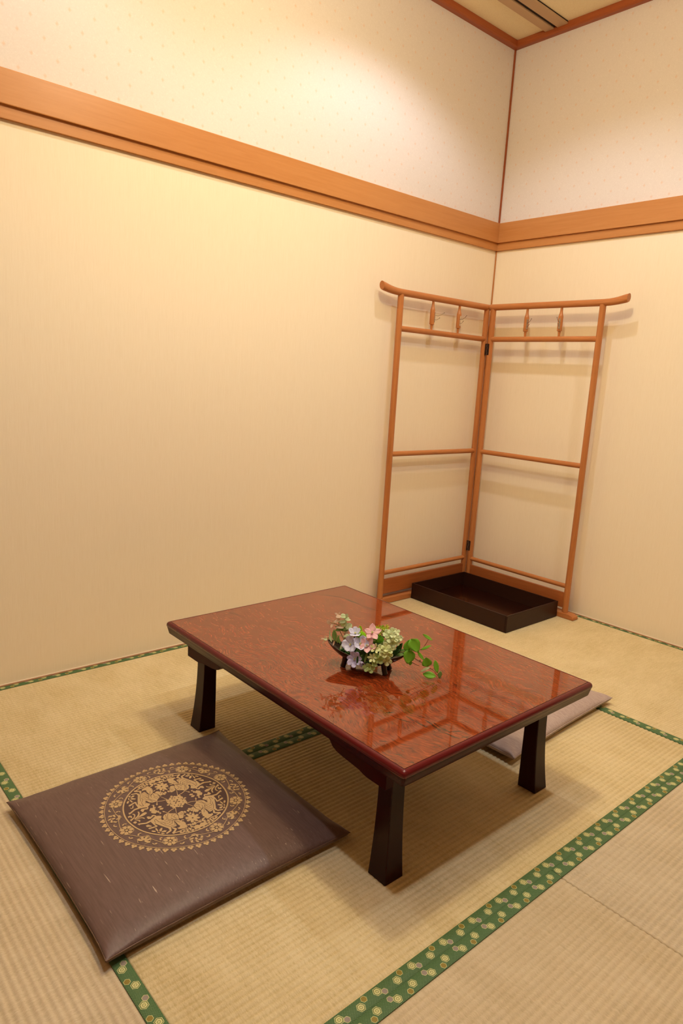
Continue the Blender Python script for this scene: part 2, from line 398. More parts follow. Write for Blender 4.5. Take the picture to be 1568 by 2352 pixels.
for ax, L, k, kk in (('x', RX, 'rail_x', 'ceil_x'), ('y', RY, 'rail_y', 'ceil_y')):
    side = 'left' if ax == 'x' else 'right'
    i = 1 if ax == 'x' else 2
    run('trim_%d' % i, rail, M[k], ax, 'broad orange wood rail along the %s wall' % side, L)
    run('trim_%d' % (i+2), sub, M[k], ax, 'thin orange wood strip under the rail on the %s wall' % side, L)
    run('trim_%d' % (i+4), corn, M[kk], ax, 'brown wood cornice where the %s wall meets the ceiling' % side, L)
    o = run('baseboard_%s' % side, [(0, -0.002), (0.0045, -0.002), (0.0045, 0.0045), (0, 0.0045)], M['skirt'], ax, 'thin pinkish wood strip at the foot of the %s wall' % side, L)
    bm = bmesh.new()
    if ax == 'x': box(bm, L, -0.002, -0.0032, -0.0002, 0.0046, 0.0072)
    else: box(bm, -0.0032, -0.0002, L, -0.002, 0.0046, 0.0072)
    link('white_bead', bm, M['bead'], o)
# corner beads
bm = bmesh.new(); box(bm, -0.0095, -0.0003, -0.0075, -0.0003, 1.9925, 2.8375, 0.001)
structure(link('trim_7', bm, M['ceil_z']), 'thin brown upright bead in the corner above the rail')
bm = bmesh.new(); box(bm, -0.0075, -0.0003, -0.0058, -0.0003, 0.006, 1.8525, 0.001)
structure(link('trim_8', bm, M['rail_z']), 'thin orange upright bead in the corner below the rail')
# ceiling rail
cr = structure(boxobj('trim_9', (RX+0.001, -0.031, -0.318, -0.192, 2.8660, 2.8695), M['slot']), 'sunken beige rail with a black slot along the ceiling')
boxobj('flange', (RX+0.001, -0.031, -0.241, -0.194, 2.858, 2.8658), M['strip'], cr)
boxobj('flange', (RX+0.001, -0.031, -0.316, -0.262, 2.858, 2.8658), M['strip'], cr)

# ------------------------------------------------------------------ tatami mats
PITCH_RIB = 0.0148
def mat_mesh(L, Wd):
    bm = bmesh.new(); n = int(round(Wd/PITCH_RIB))*6
    top = []; off = []
    for i in range(n+1):
        y = -Wd/2 + Wd*i/n
        z = 0.0010*math.cos(2*math.pi*y/PITCH_RIB) - 0.0010
        if i in (0, n): z -= 0.002
        top.append((y, z))
    xs = [-L/2, -L/2+0.003, L/2-0.003, L/2]
    rows = [[bm.verts.new((x, y, z - (0.0025 if k in (0, 3) else 0))) for y, z in top] for k, x in enumerate(xs)]
    for a, b_ in zip(rows, rows[1:]):
        for i in range(n): bm.faces.new((a[i], b_[i], b_[i+1], a[i+1]))
    low = [[bm.verts.new((r[0].co.x, r[0].co.y, -0.044)), bm.verts.new((r[0].co.x, r[-1].co.y, -0.044))] for r in rows]
    for k in range(3):
        bm.faces.new((rows[k][0], low[k][0], low[k+1][0], rows[k+1][0]))
        bm.faces.new((rows[k][-1], rows[k+1][-1], low[k+1][1], low[k][1]))
    bm.faces.new([rows[0][i] for i in range(n+1)] + [low[0][1], low[0][0]])
    bm.faces.new([rows[3][i] for i in range(n, -1, -1)] + [low[3][0], low[3][1]])
    return bm
def border_mesh(L, side, Wd, bw, phase):
    """cloth binding folded over the long edge; uv in metres along and across"""
    bm = bmesh.new(); uvl = bm.loops.layers.uv.new('UVMap')
    yo = side*(Wd/2+0.0006); yi = side*(Wd/2-bw)
    prof = [(yi, -0.001), (yi, 0.0006), (yi+side*0.001, 0.0011), (yo-side*0.0016, 0.0010), (yo, -0.0003), (yo, -0.040)]
    dist = [0.0, 0.0, 0.001, bw-0.001, bw, bw+0.04]
    nx = 24
    rows = []
    for i in range(nx+1):
        x = -L/2 + L*i/nx
        rows.append([bm.verts.new((x, y, z)) for y, z in prof])
    for i in range(nx):
        for j in range(len(prof)-1):
            f = bm.faces.new((rows[i][j], rows[i+1][j], rows[i+1][j+1], rows[i][j+1]))
            for l in f.loops:
                ii = i if l.vert in rows[i] else i+1; jj = j if l.vert in (rows[ii][j],) else j+1
                l[uvl].uv = (-side*(-L/2 + L*ii/nx) + phase, dist[jj])
    return bm
def tatami_mat(x0, x1, y0, y1, along, label, phases=(0, 0), borders=(1, 1), mt='tatami', bws=(0.03, 0.03)):
    cx, cy = (x0+x1)/2, (y0+y1)/2
    if along == 'x': L, Wd, rz = x1-x0, y1-y0, 0.0
    else: L, Wd, rz = y1-y0, x1-x0, math.pi/2
    o = link('tatami_mat', mat_mesh(L-0.0012, Wd-0.0012), M[mt], floor, True)
    autosmooth(o, 60); o.location = (cx, cy, 0); o.rotation_euler = (0, 0, rz)
    if label: o['label'] = label
    for s_, ph, on, bw in zip((1, -1), phases, borders, bws):
        if on: autosmooth(link('cloth_border', border_mesh(L-0.0012, s_, Wd-0.0012, bw, ph), M['brocade'], o), 40)
    return o
# u offsets set so that the hexagons fall where the photograph shows them
tatami_mat(-2.7075, -0.9080, -0.8700, -0.0045, 'x', 'straw mat along the left wall behind the table', (0.093, 0.0513), bws=(0.0225, 0.03))
tatami_mat(-2.7075, -0.9080, -1.7210, -0.8700, 'x', 'straw mat under the low table', (0.0319, 0.08905), bws=(0.03, 0.029))
tatami_mat(-0.9080, -0.0045, -1.7210, -0.0045, 'y', 'straw mat along the right wall under the clothes stand', (0.0466, 0.07), bws=(0.033, 0.0225))
tatami_mat(-3.6100, -2.7075, -1.7210, -0.0045, 'y', 'straw mat at the left edge under the corner of the front cushion', (0.0, 0.0299), mt='tatami_b')
tatami_mat(-3.6100, -1.8065, -2.5950, -1.7210, 'x', 'straw mat nearest the viewer, left of the joint', (0.07165, 0.0), mt='tatami_b', bws=(0.0285, 0.03))
tatami_mat(-1.8065, -0.0045, -2.5950, -1.7210, 'x', 'straw mat right of the joint in the foreground', (0.0142, 0.0), mt='tatami_b', bws=(0.0285, 0.03))

# ------------------------------------------------------------------ low table
TC = (-1.8365, -1.0645); TX, TY, TH = 0.3805, 0.5265, 0.342
table = thing('low_table', 'low red-brown burl-topped lacquer table standing on four flared legs', 'table', (TC[0], TC[1], 0))
def rrect(bm, hx, hy, r, z, seg=5):
    out = []
    for cx, cy, a0 in ((hx-r, hy-r, 0), (-hx+r, hy-r, 90), (-hx+r, -hy+r, 180), (hx-r, -hy+r, 270)):
        for k in range(seg+1):
            a = math.radians(a0 + 90*k/seg); out.append(bm.verts.new((cx+r*math.cos(a), cy+r*math.sin(a), z)))
    return out
def loft(bm, rings, cap0=True, cap1=True):
    n = len(rings[0])
    for a, b_ in zip(rings, rings[1:]):
        for k in range(n): bm.faces.new((a[k], a[(k+1) % n], b_[(k+1) % n], b_[k]))
    if cap0: bm.faces.new(list(reversed(rings[0])))
    if cap1: bm.faces.new(rings[-1])
bm = bmesh.new()
prof = [(0.0075, 0.3035), (0.0062, 0.3045), (0.0012, 0.3265)]
loft(bm, [rrect(bm, TX-i, TY-i, 0.008, z) for i, z in prof], True, False)
autosmooth(link('table_edge', bm, M['red_lacquer'], table), 50)
bm = bmesh.new()
prof = [(0.0012, 0.3265), (0.0, 0.3295), (0.0004, 0.3340), (0.0018, 0.3378), (0.0045, 0.3405), (0.0075, 0.3418), (0.0108, 0.3421), (0.0112, 0.3412)]
loft(bm, [rrect(bm, TX-i, TY-i, max(0.003, 0.008-i*0.4), z) for i, z in prof], False, False)
autosmooth(link('edge_moulding', bm, M['red_band'], table), 60)
bm = bmesh.new()
loft(bm, [rrect(bm, TX-0.0112, TY-0.0112, 0.003, 0.3412), rrect(bm, TX-0.0132, TY-0.0132, 0.003, 0.3411)], False, False)
link('black_inlay_line', bm, M['black_line'], table)
bm = bmesh.new()
loft(bm, [rrect(bm, TX-0.0126, TY-0.0126, 0.002, 0.332), rrect(bm, TX-0.0126, TY-0.0126, 0.002, 0.3417), rrect(bm, TX-0.0130, TY-0.0130, 0.002, 0.3420)])
link('tabletop', bm, M['veneer'], table)
# legs: straight inside, flared on the two outer faces
for sx in (-1, 1):
    for sy in (-1, 1):
        bm = bmesh.new(); rings = []
        for k in range(13):
            t = k/12; z = 0.306*(1-t)
            fl = 0.015*max(0.0, (t-0.15)/0.85)**2.2
            xo, xi = 0.3145+fl, 0.2705; yo, yi = 0.4365+fl, 0.3925
            vs = [(xi, yi), (xo, yi), (xo, yo), (xi, yo)]
            c = 0.002; pts = []
            cx_, cy_ = (xi+xo)/2, (yi+yo)/2
            for (ax, ay) in vs:
                dx, dy = (1 if ax > cx_ else -1), (1 if ay > cy_ else -1)
                a, b_ = (ax-dx*c, ay), (ax, ay-dy*c)
                pts += [a, b_] if dx*dy < 0 else [b_, a]
            rings.append([bm.verts.new((sx*px, sy*py, z)) for px, py in pts])
        loft(bm, rings); autosmooth(link('leg', bm, M['leg_lacquer'], table), 30)
# carved brackets under the long sides
for sx in (-1, 1):
    for sy in (-1, 1):
        bm = bmesh.new()
        lo_ = [(0.445, 0.2462), (0.385, 0.2462), (0.372, 0.2480), (0.357, 0.2522), (0.335, 0.2545), (0.300, 0.2572), (0.276, 0.2605), (0.262, 0.2660), (0.252, 0.2760), (0.243, 0.2830), (0.232, 0.2870), (0.215, 0.2880), (0.20, 0.3030), (0.445, 0.3030)]
        a = [bm.verts.new((sx*0.345, sy*y, z)) for y, z in lo_]; b_ = [bm.verts.new((sx*0.321, sy*y, z)) for y, z in lo_]
        n_ = len(lo_)
        for i in range(n_): bm.faces.new((a[i], a[(i+1) % n_], b_[(i+1) % n_], b_[i]))
        bm.faces.new(a); bm.faces.new(list(reversed(b_)))
        link('bracket', bm, M['red_lacquer'], table)
for sy in (-1, 1):
    boxobj('cross_rail', (-0.27, 0.27, sy*0.4145-0.011, sy*0.4145+0.011, 0.272, 0.3034), M['leg_lacquer'], table, 0.001)

# ------------------------------------------------------------------ folding clothes stand in the corner
stand = thing('clothes_stand', 'folding two-panel wooden clothes stand opened along both walls of the corner', 'clothes stand', (0, 0, 0))
RT = 0.0165
def panel(axis, d, inner, outer, tip, foot_out, fr):
    sm = 'st_x' if axis == 'x' else 'st_y'; bmn = 'sb_x' if axis == 'x' else 'sb_y'
    P = (lambda s_, z, off=0.0: (s_, -d+off, z)) if axis == 'x' else (lambda s_, z, off=0.0: (-d+off, s_, z))
    def bx(name, s0, s1, z0, z1, th, mt, bev=0.002):
        if axis == 'x': return boxobj(name, (s0, s1, -d-th/2, -d+th/2, z0, z1), M[mt], stand, bev)
        return boxobj(name, (-d-th/2, -d+th/2, s0, s1, z0, z1), M[mt], stand, bev)
    for s_ in (inner, outer):
        tubeobj('post', [P(s_, 0.0245), P(s_, 1.538)], 0.0150, M['st_z'], stand, 16)
    # top rail with an upswept, slanting, flattened end
    L = tip-outer; pts = []; rr = []; sq = []
    for t in (0.0, 0.5, 1.0): pts.append(P(inner + (outer-inner)*t + (0.018 if t == 0 else 0), 1.547)); rr.append(RT); sq.append(1.0)
    for t in (0.25, 0.45, 0.6, 0.75, 0.88, 1.0):
        pts.append(P(outer + L*t, 1.547 + 0.017*t**2.0)); rr.append(RT); sq.append(1.0+0.22*t**2)
    bm = bmesh.new(); rings = tube(bm, pts, rr, 16, squash=sq)
    for v in rings[-1]:
        k = (v.co.z - pts[-1][2])*0.35                      # slanting cut
        if axis == 'x': v.co.x -= k
        else: v.co.y -= k
    autosmooth(link('top_rail', bm, M[sm], stand), 50)
    for z, r in ((1.381, 0.0138), (0.775, 0.0130), (0.160, 0.0118)):
        tubeobj('crossbar', [P(inner, z), P(outer, z)], r, M[sm], stand, 14)
    bx('foot_board', outer+0.006, inner-0.006, 0.047, 0.125, 0.014, bmn)
    # base runner with a rounded, bevelled outer end
    bm = bmesh.new()
    pr = [(inner+0.018, 0.0), (inner+0.018, 0.0245), (foot_out+0.022, 0.0245), (foot_out+0.004, 0.017), (foot_out, 0.010), (foot_out, 0.0)]
    a = [bm.verts.new(P(s_, z, -0.026)) for s_, z in pr]; b_ = [bm.verts.new(P(s_, z, 0.026 if axis == 'y' else 0.022)) for s_, z in pr]
    for i in range(6): bm.faces.new((a[i], a[(i+1) % 6], b_[(i+1) % 6], b_[i]))
    bm.faces.new(a); bm.faces.new(list(reversed(b_)))
    bmesh.ops.recalc_face_normals(bm, faces=bm.faces)
    bmesh.ops.bevel(bm, geom=list(bm.edges), offset=0.002, segments=2, affect='EDGES')
    autosmooth(link('base_runner', bm, M[sm], stand))
    return P
PL = panel('x', 0.050, -0.098, -0.763, -0.892, -0.84, 0)
PR = panel('y', 0.090, -0.087, -0.714, -0.836, -0.775, 0)
# hinges between the two inner posts
for z0, z1 in ((1.297, 1.357), (0.206, 0.264)):
    a = Vector((-0.096, -0.050, 0)); b_ = Vector((-0.090, -0.087, 0)); mid = (a+b_)/2
    out = Vector((-1, -0.9, 0)).normalized()
    along = (b_-a).normalized()
    h = link('hinge', (lambda bm: (box(bm, -0.0128, 0.0128, -0.0012, 0.0012, z0, z1, 0.0008), bm)[1])(bmesh.new()), M['hinge'], stand)
    h.rotation_euler = (0, 0, math.atan2(along.y, along.x)); pz = mid + out*0.0168; h.location = (pz.x, pz.y, 0)
    for k in range(4):
        zz = z0 + 0.002 + (z1-z0-0.004)*k/4
        tubeobj('knuckle', [(0.0012*(-1)**k, -0.0022, zz), (0.0012*(-1)**k, -0.0022, zz+(z1-z0-0.008)/4)], 0.0019, M['pin'], h, 8)
# turned hook spindles
def spindle(pos, rot, hooks):
    bm = bmesh.new()
    lathe(bm, [(0.0052, 1.394), (0.0058, 1.404), (0.0066, 1.412), (0.0074, 1.4185), (0.0115, 1.4195), (0.0120, 1.4215), (0.0122, 1.450), (0.0120, 1.485), (0.0118, 1.4905), (0.0100, 1.4975), (0.0082, 1.505), (0.0068, 1.515), (0.0062, 1.5335)], 18)
    s_ = autosmooth(link('spindle', bm, M['st_z'], stand), 40); s_.location = (pos[0], pos[1], 0); s_.rotation_euler = (0, 0, rot)
    # local -y is the side the hooks point to
    bm = bmesh.new(); box(bm, -0.0040, 0.0040, -0.0140, -0.0116, 1.430, 1.480, 0.0005)
    pl = link('hook_plate', bm, M['silver'], s_); pl['label'] = 'silver double coat hook'
    for z, L, up in ((1.4635, 0.047, 0.016), (1.4435, 0.025, 0.010)):
        pts = [(0, -0.012, z), (0, -0.012-L*0.35, z-0.001), (0, -0.012-L*0.7, z+up*0.35), (0, -0.012-L, z+up)]
        bm = bmesh.new(); tube(bm, pts, [0.0011, 0.0011, 0.0010, 0.0010], 8)
        bmesh.ops.create_icosphere(bm, subdivisions=1, radius=0.0022, matrix=Matrix.Translation(pts[-1]))
        autosmooth(link('hook', bm, M['wire'], s_), 60)
spindle((-0.531, -0.050), math.radians(52), 1)
spindle((-0.326, -0.050), math.radians(-10), 1)
spindle((-0.090, -0.301), math.radians(-32), 1)
spindle((-0.090, -0.498), math.radians(-75), 1)

# ------------------------------------------------------------------ lacquer tray inside the stand
tray = thing('lacquer_tray', 'shallow dark brown lacquer box set on the mat between the feet of the clothes stand', 'tray', (-0.3395, -0.3835, 0))
hx, hy, th, hh = 0.2175, 0.3055, 0.0085, 0.083
bm = bmesh.new(); box(bm, -hx+th, hx-th, -hy+th, hy-th, 0.0008, 0.010); link('tray_floor', bm, M['tray_in'], tray)
for dims in ((-hx, hx, -hy, -hy+th), (-hx, hx, hy-th, hy), (-hx, -hx+th, -hy+th, hy-th), (hx-th, hx, -hy+th, hy-th)):
    boxobj('side_board', (*dims, 0.0008, hh), M['tray'], tray, 0.0015)

# ------------------------------------------------------------------ floor cushions
HX, HY = 0.306, 0.302
def h_top(u, v):
    e = max(0.0, (1-abs(u)**2.8)*(1-abs(v)**2.8))
    corner = (abs(u)*abs(v))**7
    return 0.023 + 0.037*e**0.42 + 0.002*corner
def outline(u, v, tips=0.007):
    """pulled-out corners, slightly hollow sides"""
    x = HX*u*(1 - 0.014*(1-v*v)*abs(u)**3) ; y = HY*v*(1 - 0.014*(1-u*u)*abs(v)**3)
    k = (abs(u)*abs(v))**9
    return x + math.copysign(tips*0.8*k, u), y + math.copysign(tips*0.8*k, v)
def cushion_bm(seed, wr=1.0):
    bm = bmesh.new(); n = 56; idx = {}
    ease = lambda t: math.copysign(1-(1-abs(t))**1.5, t)
    rnd = random.Random(seed)
    for s_ in (1, -1):
        for i in range(n+1):
            for j in range(n+1):
                if s_ < 0 and (i in (0, n) or j in (0, n)): idx[(s_, i, j)] = idx[(1, i, j)]; continue
                u, v = ease(2*i/n-1), ease(2*j/n-1)
                x, y = outline(u, v)
                if s_ > 0:
                    z = h_top(u, v)
                    edge = max(abs(u), abs(v))
                    wv = noise.noise(Vector((x*16+seed, y*16, 0)))*0.0013 + noise.noise(Vector((x*60, y*60+seed, 1)))*0.0005*edge**6
                    pk = math.exp(-((abs(u)-0.93)**2+(abs(v)-0.93)**2)*90)
                    wv += pk*0.0026*math.sin(60*(x*math.copysign(1, u)-y*math.copysign(1, v)))
                    z += wv*wr
                else:
                    e = max(0.0, (1-abs(u)**8)*(1-abs(v)**8)); z = 0.023 - 0.0222*e**0.28
                idx[(s_, i, j)] = bm.verts.new((x, y, z))
    for s_ in (1, -1):
        for i in range(n):
            for j in range(n):
                q = [idx[(s_, i, j)], idx[(s_, i+1, j)], idx[(s_, i+1, j+1)], idx[(s_, i, j+1)]]
                if s_ < 0: q.reverse()
                bm.faces.new(q)
    return bm
def seam_bm():
    bm = bmesh.new(); pts = []
    N_ = 40
    for a, b_ in (((-1, -1), (1, -1)), ((1, -1), (1, 1)), ((1, 1), (-1, 1)), ((-1, 1), (-1, -1))):
        for k in range(N_):
            t = k/N_; u, v = a[0]+(b_[0]-a[0])*t, a[1]+(b_[1]-a[1])*t
            x, y = outline(u, v); pts.append((x*1.0008, y*1.0008, h_top(u, v)+0.0003))
    pts.append(pts[0]); tube(bm, pts, 0.0013, 6, cap=False); return bm

MED = {'horse':[[(-468,989),(-414,1018),(-347,1037),(-252,1042),(-267,991),(-232,981),(-256,925),(-228,894),(-256,853),(-241,805),(-270,788),(-267,741),(-297,729),(-299,686),(-371,650),(-458,505),(-488,538),(-418,684),(-417,794),(-386,907),(-429,938),(-479,929)],[(-560,832),(-489,858),(-447,850),(-422,664),(-450,488),(-556,479),(-636,451),(-609,368),(-566,305),(-605,259),(-691,217),(-772,256),(-830,273),(-870,328),(-864,460),(-853,568),(-806,587),(-830,487),(-820,459),(-766,590),(-672,781),(-629,838)],[(-630,1069),(-496,953),(-510,907),(-564,824),(-581,880),(-550,943),(-657,1010),(-651,1054)],[(-633,940),(-593,855),(-628,804),(-653,811),(-654,894),(-772,931),(-771,974)],[(-806,587),(-816,541),(-857,560),(-997,515),(-1028,531),(-1010,573),(-847,606)],[(-821,281),(-971,298),(-1122,226),(-1157,231),(-1138,298),(-1106,285),(-968,352),(-864,340)],[(-684,233),(-661,206),(-694,147),(-729,137),(-784,172),(-829,116),(-864,117),(-874,207),(-825,237),(-706,187)],[(-407,588),(-305,668),(-258,623),(-243,468),(-261,404),(-331,358),(-416,290),(-503,307),(-564,367),(-598,531),(-526,565)],[(-263,660),(-203,688),(-152,651),(-168,568),(-219,505),(-261,570)],[(-155,592),(-98,573),(-65,449),(-98,423),(-142,461),(-217,449),(-227,511)],[(-244,442),(-232,443),(-134,209),(-148,198)],[(-373,285),(-265,240),(-143,220),(-147,201),(-268,221),(-382,266)],[(-359,367),(-348,359),(-428,193),(-425,169),(-468,138),(-461,206),(-443,204)]],'small':[[(-861,919),(-792,935),(-822,880),(-874,863)],[(-845,842),(-766,894),(-716,868),(-755,820),(-832,822)],[(-868,804),(-809,798),(-751,719),(-782,698),(-847,739)],[(-895,781),(-872,732),(-868,632),(-900,634),(-911,707)],[(-902,851),(-873,841),(-887,797),(-926,771)],[(-992,723),(-945,753),(-931,711),(-984,654),(-1017,667)],[(-65,639),(-10,678),(-11,611),(-64,582)],[(34,556),(72,528),(69,474),(29,465),(13,515)],[(-494,52),(-431,89),(-379,52),(-412,13),(-464,9)],[(-686,89),(-636,136),(-587,89),(-550,51),(-611,-28),(-662,-21),(-712,36)],[(-579,219),(-519,206),(-519,164),(-568,117),(-577,144),(-548,180)],[(-601,-87),(-530,-67),(-525,-112),(-564,-135),(-600,-108)],[(-1030,466),(-992,418),(-934,511),(-915,497),(-966,399),(-1023,398)],[(-168,771),(-125,789),(-92,760),(-130,743)],[(209,771),(279,744),(255,720),(203,748)],[(106,662),(177,592),(158,567),(102,631)],[(-526,1110),(-460,1165),(-407,1150),(-459,1107)],[(-402,1192),(-353,1185),(-384,1144)],[(-397,1154),(-362,1129),(-399,1075)],[(-335,1224),(-283,1198),(-318,1173)],[(-323,1163),(-290,1146),(-337,1071)],[(-254,1259),(-176,1214),(-209,1168),(-247,1200)],[(-256,1156),(-205,1142),(-263,1068),(-276,1089)],[(-166,1259),(-121,1217),(-144,1098),(-190,1026),(-208,1074),(-169,1093),(-149,1183)],[(-417,1134),(-243,1135),(-152,1104),(-159,1090),(-249,1123),(-413,1118)],[(-135,1068),(-74,1047),(8,1046),(-13,1015),(-65,1017),(-30,969),(-51,949),(-78,1003),(-116,961),(-116,996),(-91,1024),(-141,1030)],[(-71,1127),(-74,1059),(-29,1080),(-74,1024),(-96,1039)],[(-68,1242),(37,1214),(45,1292),(81,1242),(187,1213),(125,1162),(183,1120),(95,1101),(45,1097),(-1,1147),(-62,1156),(-28,1190)],[(267,1228),(276,1101),(258,1066),(222,1140)],[(334,1216),(369,1178),(324,1114),(307,1139)],[(298,1109),(396,1074),(499,1085),(634,1048),(615,1025),(494,1052),(386,1045),(289,1080)],[(414,1170),(450,1168),(400,1083),(382,1108)],[(500,1157),(513,1123),(467,1071),(456,1096)],[(293,1064),(337,1009),(318,994),(284,1035)],[(169,1118),(200,1096),(183,1013),(244,993),(218,953),(152,977),(113,1041),(168,1031)]],'pal':[[(-1232,26),(-1179,34),(-1103,70),(-1071,141),(-1093,214),(-1049,190),(-1040,127),(-1081,54),(-1156,-2),(-1231,-48)],[(-1135,1),(-1031,54),(-969,122),(-945,209),(-918,180),(-939,100),(-993,27),(-1108,-28)],[(-1063,-15),(-958,38),(-869,77),(-811,72),(-787,36),(-804,1),(-875,-22),(-955,-20)],[(-1148,-27),(-1048,-26),(-961,-53),(-919,-103),(-935,-165),(-950,-117),(-981,-76),(-1061,-54)],[(-1154,-41),(-1073,-82),(-1035,-128),(-1061,-183),(-1089,-180),(-1078,-134),(-1116,-87)],[(-1216,172),(-1163,180),(-1129,146),(-1143,81),(-1178,70),(-1174,123),(-1199,122),(-1223,112)],[(-1220,-121),(-1158,-93),(-1127,-134),(-1146,-175),(-1191,-187)]],'lines':[[(-409,811),(-414,681),(-488,538)],[(-325,794),(-397,668),(-426,514)],[(-566,792),(-467,808),(-431,693)],[(-588,720),(-498,720),(-445,615)],[(-610,649),(-528,654),(-476,551)],[(-624,572),(-526,587),(-472,418),(-404,325)],[(-606,515),(-524,498),(-478,336)],[(-586,415),(-673,372)],[(-627,661),(-647,546),(-717,468),(-736,334)],[(-796,441),(-776,342),(-719,322)],[(-329,619),(-351,503),(-268,464)],[(-384,483),(-349,414),(-283,410)],[(-279,627),(-228,545)],[(-136,567),(-185,514)],[(-102,542),(-147,475)],[(-583,804),(-660,685),(-711,528)]],'daisy':(56,814)}
def medallion(parent):
    gold, plum, cut = bmesh.new(), bmesh.new(), bmesh.new()
    cx, cy = 0.0065, 0.012
    def inv(x, y):                                          # plan position to surface height
        u, v = x/HX, y/HY
        return h_top(u, v) + noise.noise(Vector((x*16+3, y*16, 0)))*0.0013
    def put(bm, pts, lift):
        vs = []
        for x, y in pts: vs.append(bm.verts.new((x, y, lift)))
        try: bm.faces.new(vs)
        except ValueError: pass
    def stroke(bm, pts, w_, lift, closed=False):
        n = len(pts); L, R = [], []
        for i, (x, y) in enumerate(pts):
            if closed: a, b_ = pts[(i-1) % n], pts[(i+1) % n]
            else: a, b_ = pts[max(0, i-1)], pts[min(n-1, i+1)]
            d = Vector((b_[0]-a[0], b_[1]-a[1])).normalized()
            ww = w_[i] if isinstance(w_, list) else w_
            L.append(bm.verts.new((x-d.y*ww/2, y+d.x*ww/2, lift))); R.append(bm.verts.new((x+d.y*ww/2, y-d.x*ww/2, lift)))
        for i in range(n if closed else n-1):
            j = (i+1) % n; bm.faces.new((L[i], R[i], R[j], L[j]))
    def ring(bm, r, w_, lift): stroke(bm, [(r*math.cos(2*math.pi*k/180), r*math.sin(2*math.pi*k/180)) for k in range(180)], w_, lift, True)
    def petal(bm, x, y, a, L, W_, lift, n=8):
        pts = []
        for k in range(n):
            t = 2*math.pi*k/n; px, py = L*0.5*(1+math.cos(t)), W_*0.5*math.sin(t)*(1.0+0.25*math.cos(t))
            pts.append((x+px*math.cos(a)-py*math.sin(a), y+px*math.sin(a)+py*math.cos(a)))
        put(bm, pts, lift)
    S2, G, C_ = 1, 2, 3
    # plum ground disc in rings
    R_IN = 0.127
    rings = [[plum.verts.new((R_IN*k/10*math.cos(2*math.pi*a/72), R_IN*k/10*math.sin(2*math.pi*a/72), S2)) for a in range(72)] for k in range(1, 11)]
    c0 = plum.verts.new((0, 0, S2))
    for a in range(72): plum.faces.new((c0, rings[0][a], rings[0][(a+1) % 72]))
    for A, B in zip(rings, rings[1:]):
        for a in range(72): plum.faces.new((A[a], A[(a+1) % 72], B[(a+1) % 72], B[a]))
    ring(gold, 0.1285, 0.0036, G); ring(gold, 0.1725, 0.0014, G)
    # edging of small three-lobed flowers
    NT = 60
    for k in range(NT):
        a = 2*math.pi*k/NT; r = 0.1765
        x, y = r*math.cos(a), r*math.sin(a)
        for da in (-0.95, 0, 0.95):
            petal(gold, x-0.0010*math.cos(a), y-0.0010*math.sin(a), a+da, 0.0105 if da == 0 else 0.0078, 0.0068, G)
        petal(cut, r*math.cos(a), r*math.sin(a), a, 0.0025, 0.0018, C_)
    # scroll band
    NP = 8
    pts = []; ws = []
    for k in range(480):
        a = 2*math.pi*k/480; pts.append(((0.1505+0.0135*math.sin(a*NP))*math.cos(a+0.10*math.sin(2*a*NP)), (0.1505+0.0135*math.sin(a*NP))*math.sin(a+0.10*math.sin(2*a*NP))))
    stroke(gold, pts, 0.0014, G, True)
    rnd = random.Random(4)
    for k in range(NP*2):
        a = 2*math.pi*(k+0.5)/(NP*2)
        r = 0.1535 if k % 2 else 0.1480
        r = 0.1480 if math.sin(a*NP) > 0 else 0.1540
        x, y = r*math.cos(a), r*math.sin(a)
        if k % 2 == 0:                                       # full round flower
            petal(gold, x-0.0048*math.cos(a), y-0.0048*math.sin(a), a, 0.0096, 0.0086, G)
            for q in range(7):
                b_ = a+2*math.pi*q/7
                petal(gold, x+0.0050*math.cos(b_), y+0.0050*math.sin(b_), b_, 0.0104, 0.0100, G)
            for q in range(7):
                b_ = a+2*math.pi*(q+0.5)/7
                stroke(cut, [(x+0.003*math.cos(b_), y+0.003*math.sin(b_)), (x+0.0135*math.cos(b_), y+0.0135*math.sin(b_))], 0.0008, C_)
            stroke(cut, [(x+0.0036*math.cos(t), y+0.0036*math.sin(t)) for t in [2*math.pi*i/12 for i in range(12)]], 0.0006, C_, True)
        elif k % 4 == 1:                                     # open leaf spray
            for q in range(5):
                b_ = a+math.pi+(q-2)*0.75
                petal(gold, x+0.002*math.cos(b_)+0.004*math.cos(a), y+0.002*math.sin(b_)+0.004*math.sin(a), b_, 0.0155, 0.0064, G)
        else:                                                # curling leaf clump
            for q in range(7):
                b_ = a+2*math.pi*q/7+0.3; rr_ = 0.006+0.004*(q % 2)
                petal(gold, x+rr_*math.cos(b_), y+rr_*math.sin(b_), b_+1.1, 0.0105, 0.0052, G)
            petal(gold, x-0.004*math.cos(a), y-0.004*math.sin(a), a, 0.009, 0.006, G)
        LR = 0.0165 if k % 2 == 0 else 0.0150
        loop = [(x+LR*math.cos(a+t), y+LR*0.95*math.sin(a+t)) for t in [0.5+5.2*i/20 for i in range(21)]]
        loop = [q_ for q_ in loop if 0.133 < math.hypot(*q_) < 0.170]
        if len(loop) > 3: stroke(gold, loop, 0.0012, G)
        # curls that fill the corners between loops
        a2 = a+math.pi/(NP*2)
        for rr_, s_ in ((0.1395, 1), (0.1635, -1)):
            x2, y2 = rr_*math.cos(a2+0.02*s_), rr_*math.sin(a2+0.02*s_)
            petal(gold, x2, y2, a2+(0.6 if s_ > 0 else 2.4), 0.0085, 0.0042, G)
            petal(gold, x2, y2, a2+(2.2 if s_ > 0 else 4.0), 0.0065, 0.0030, G)
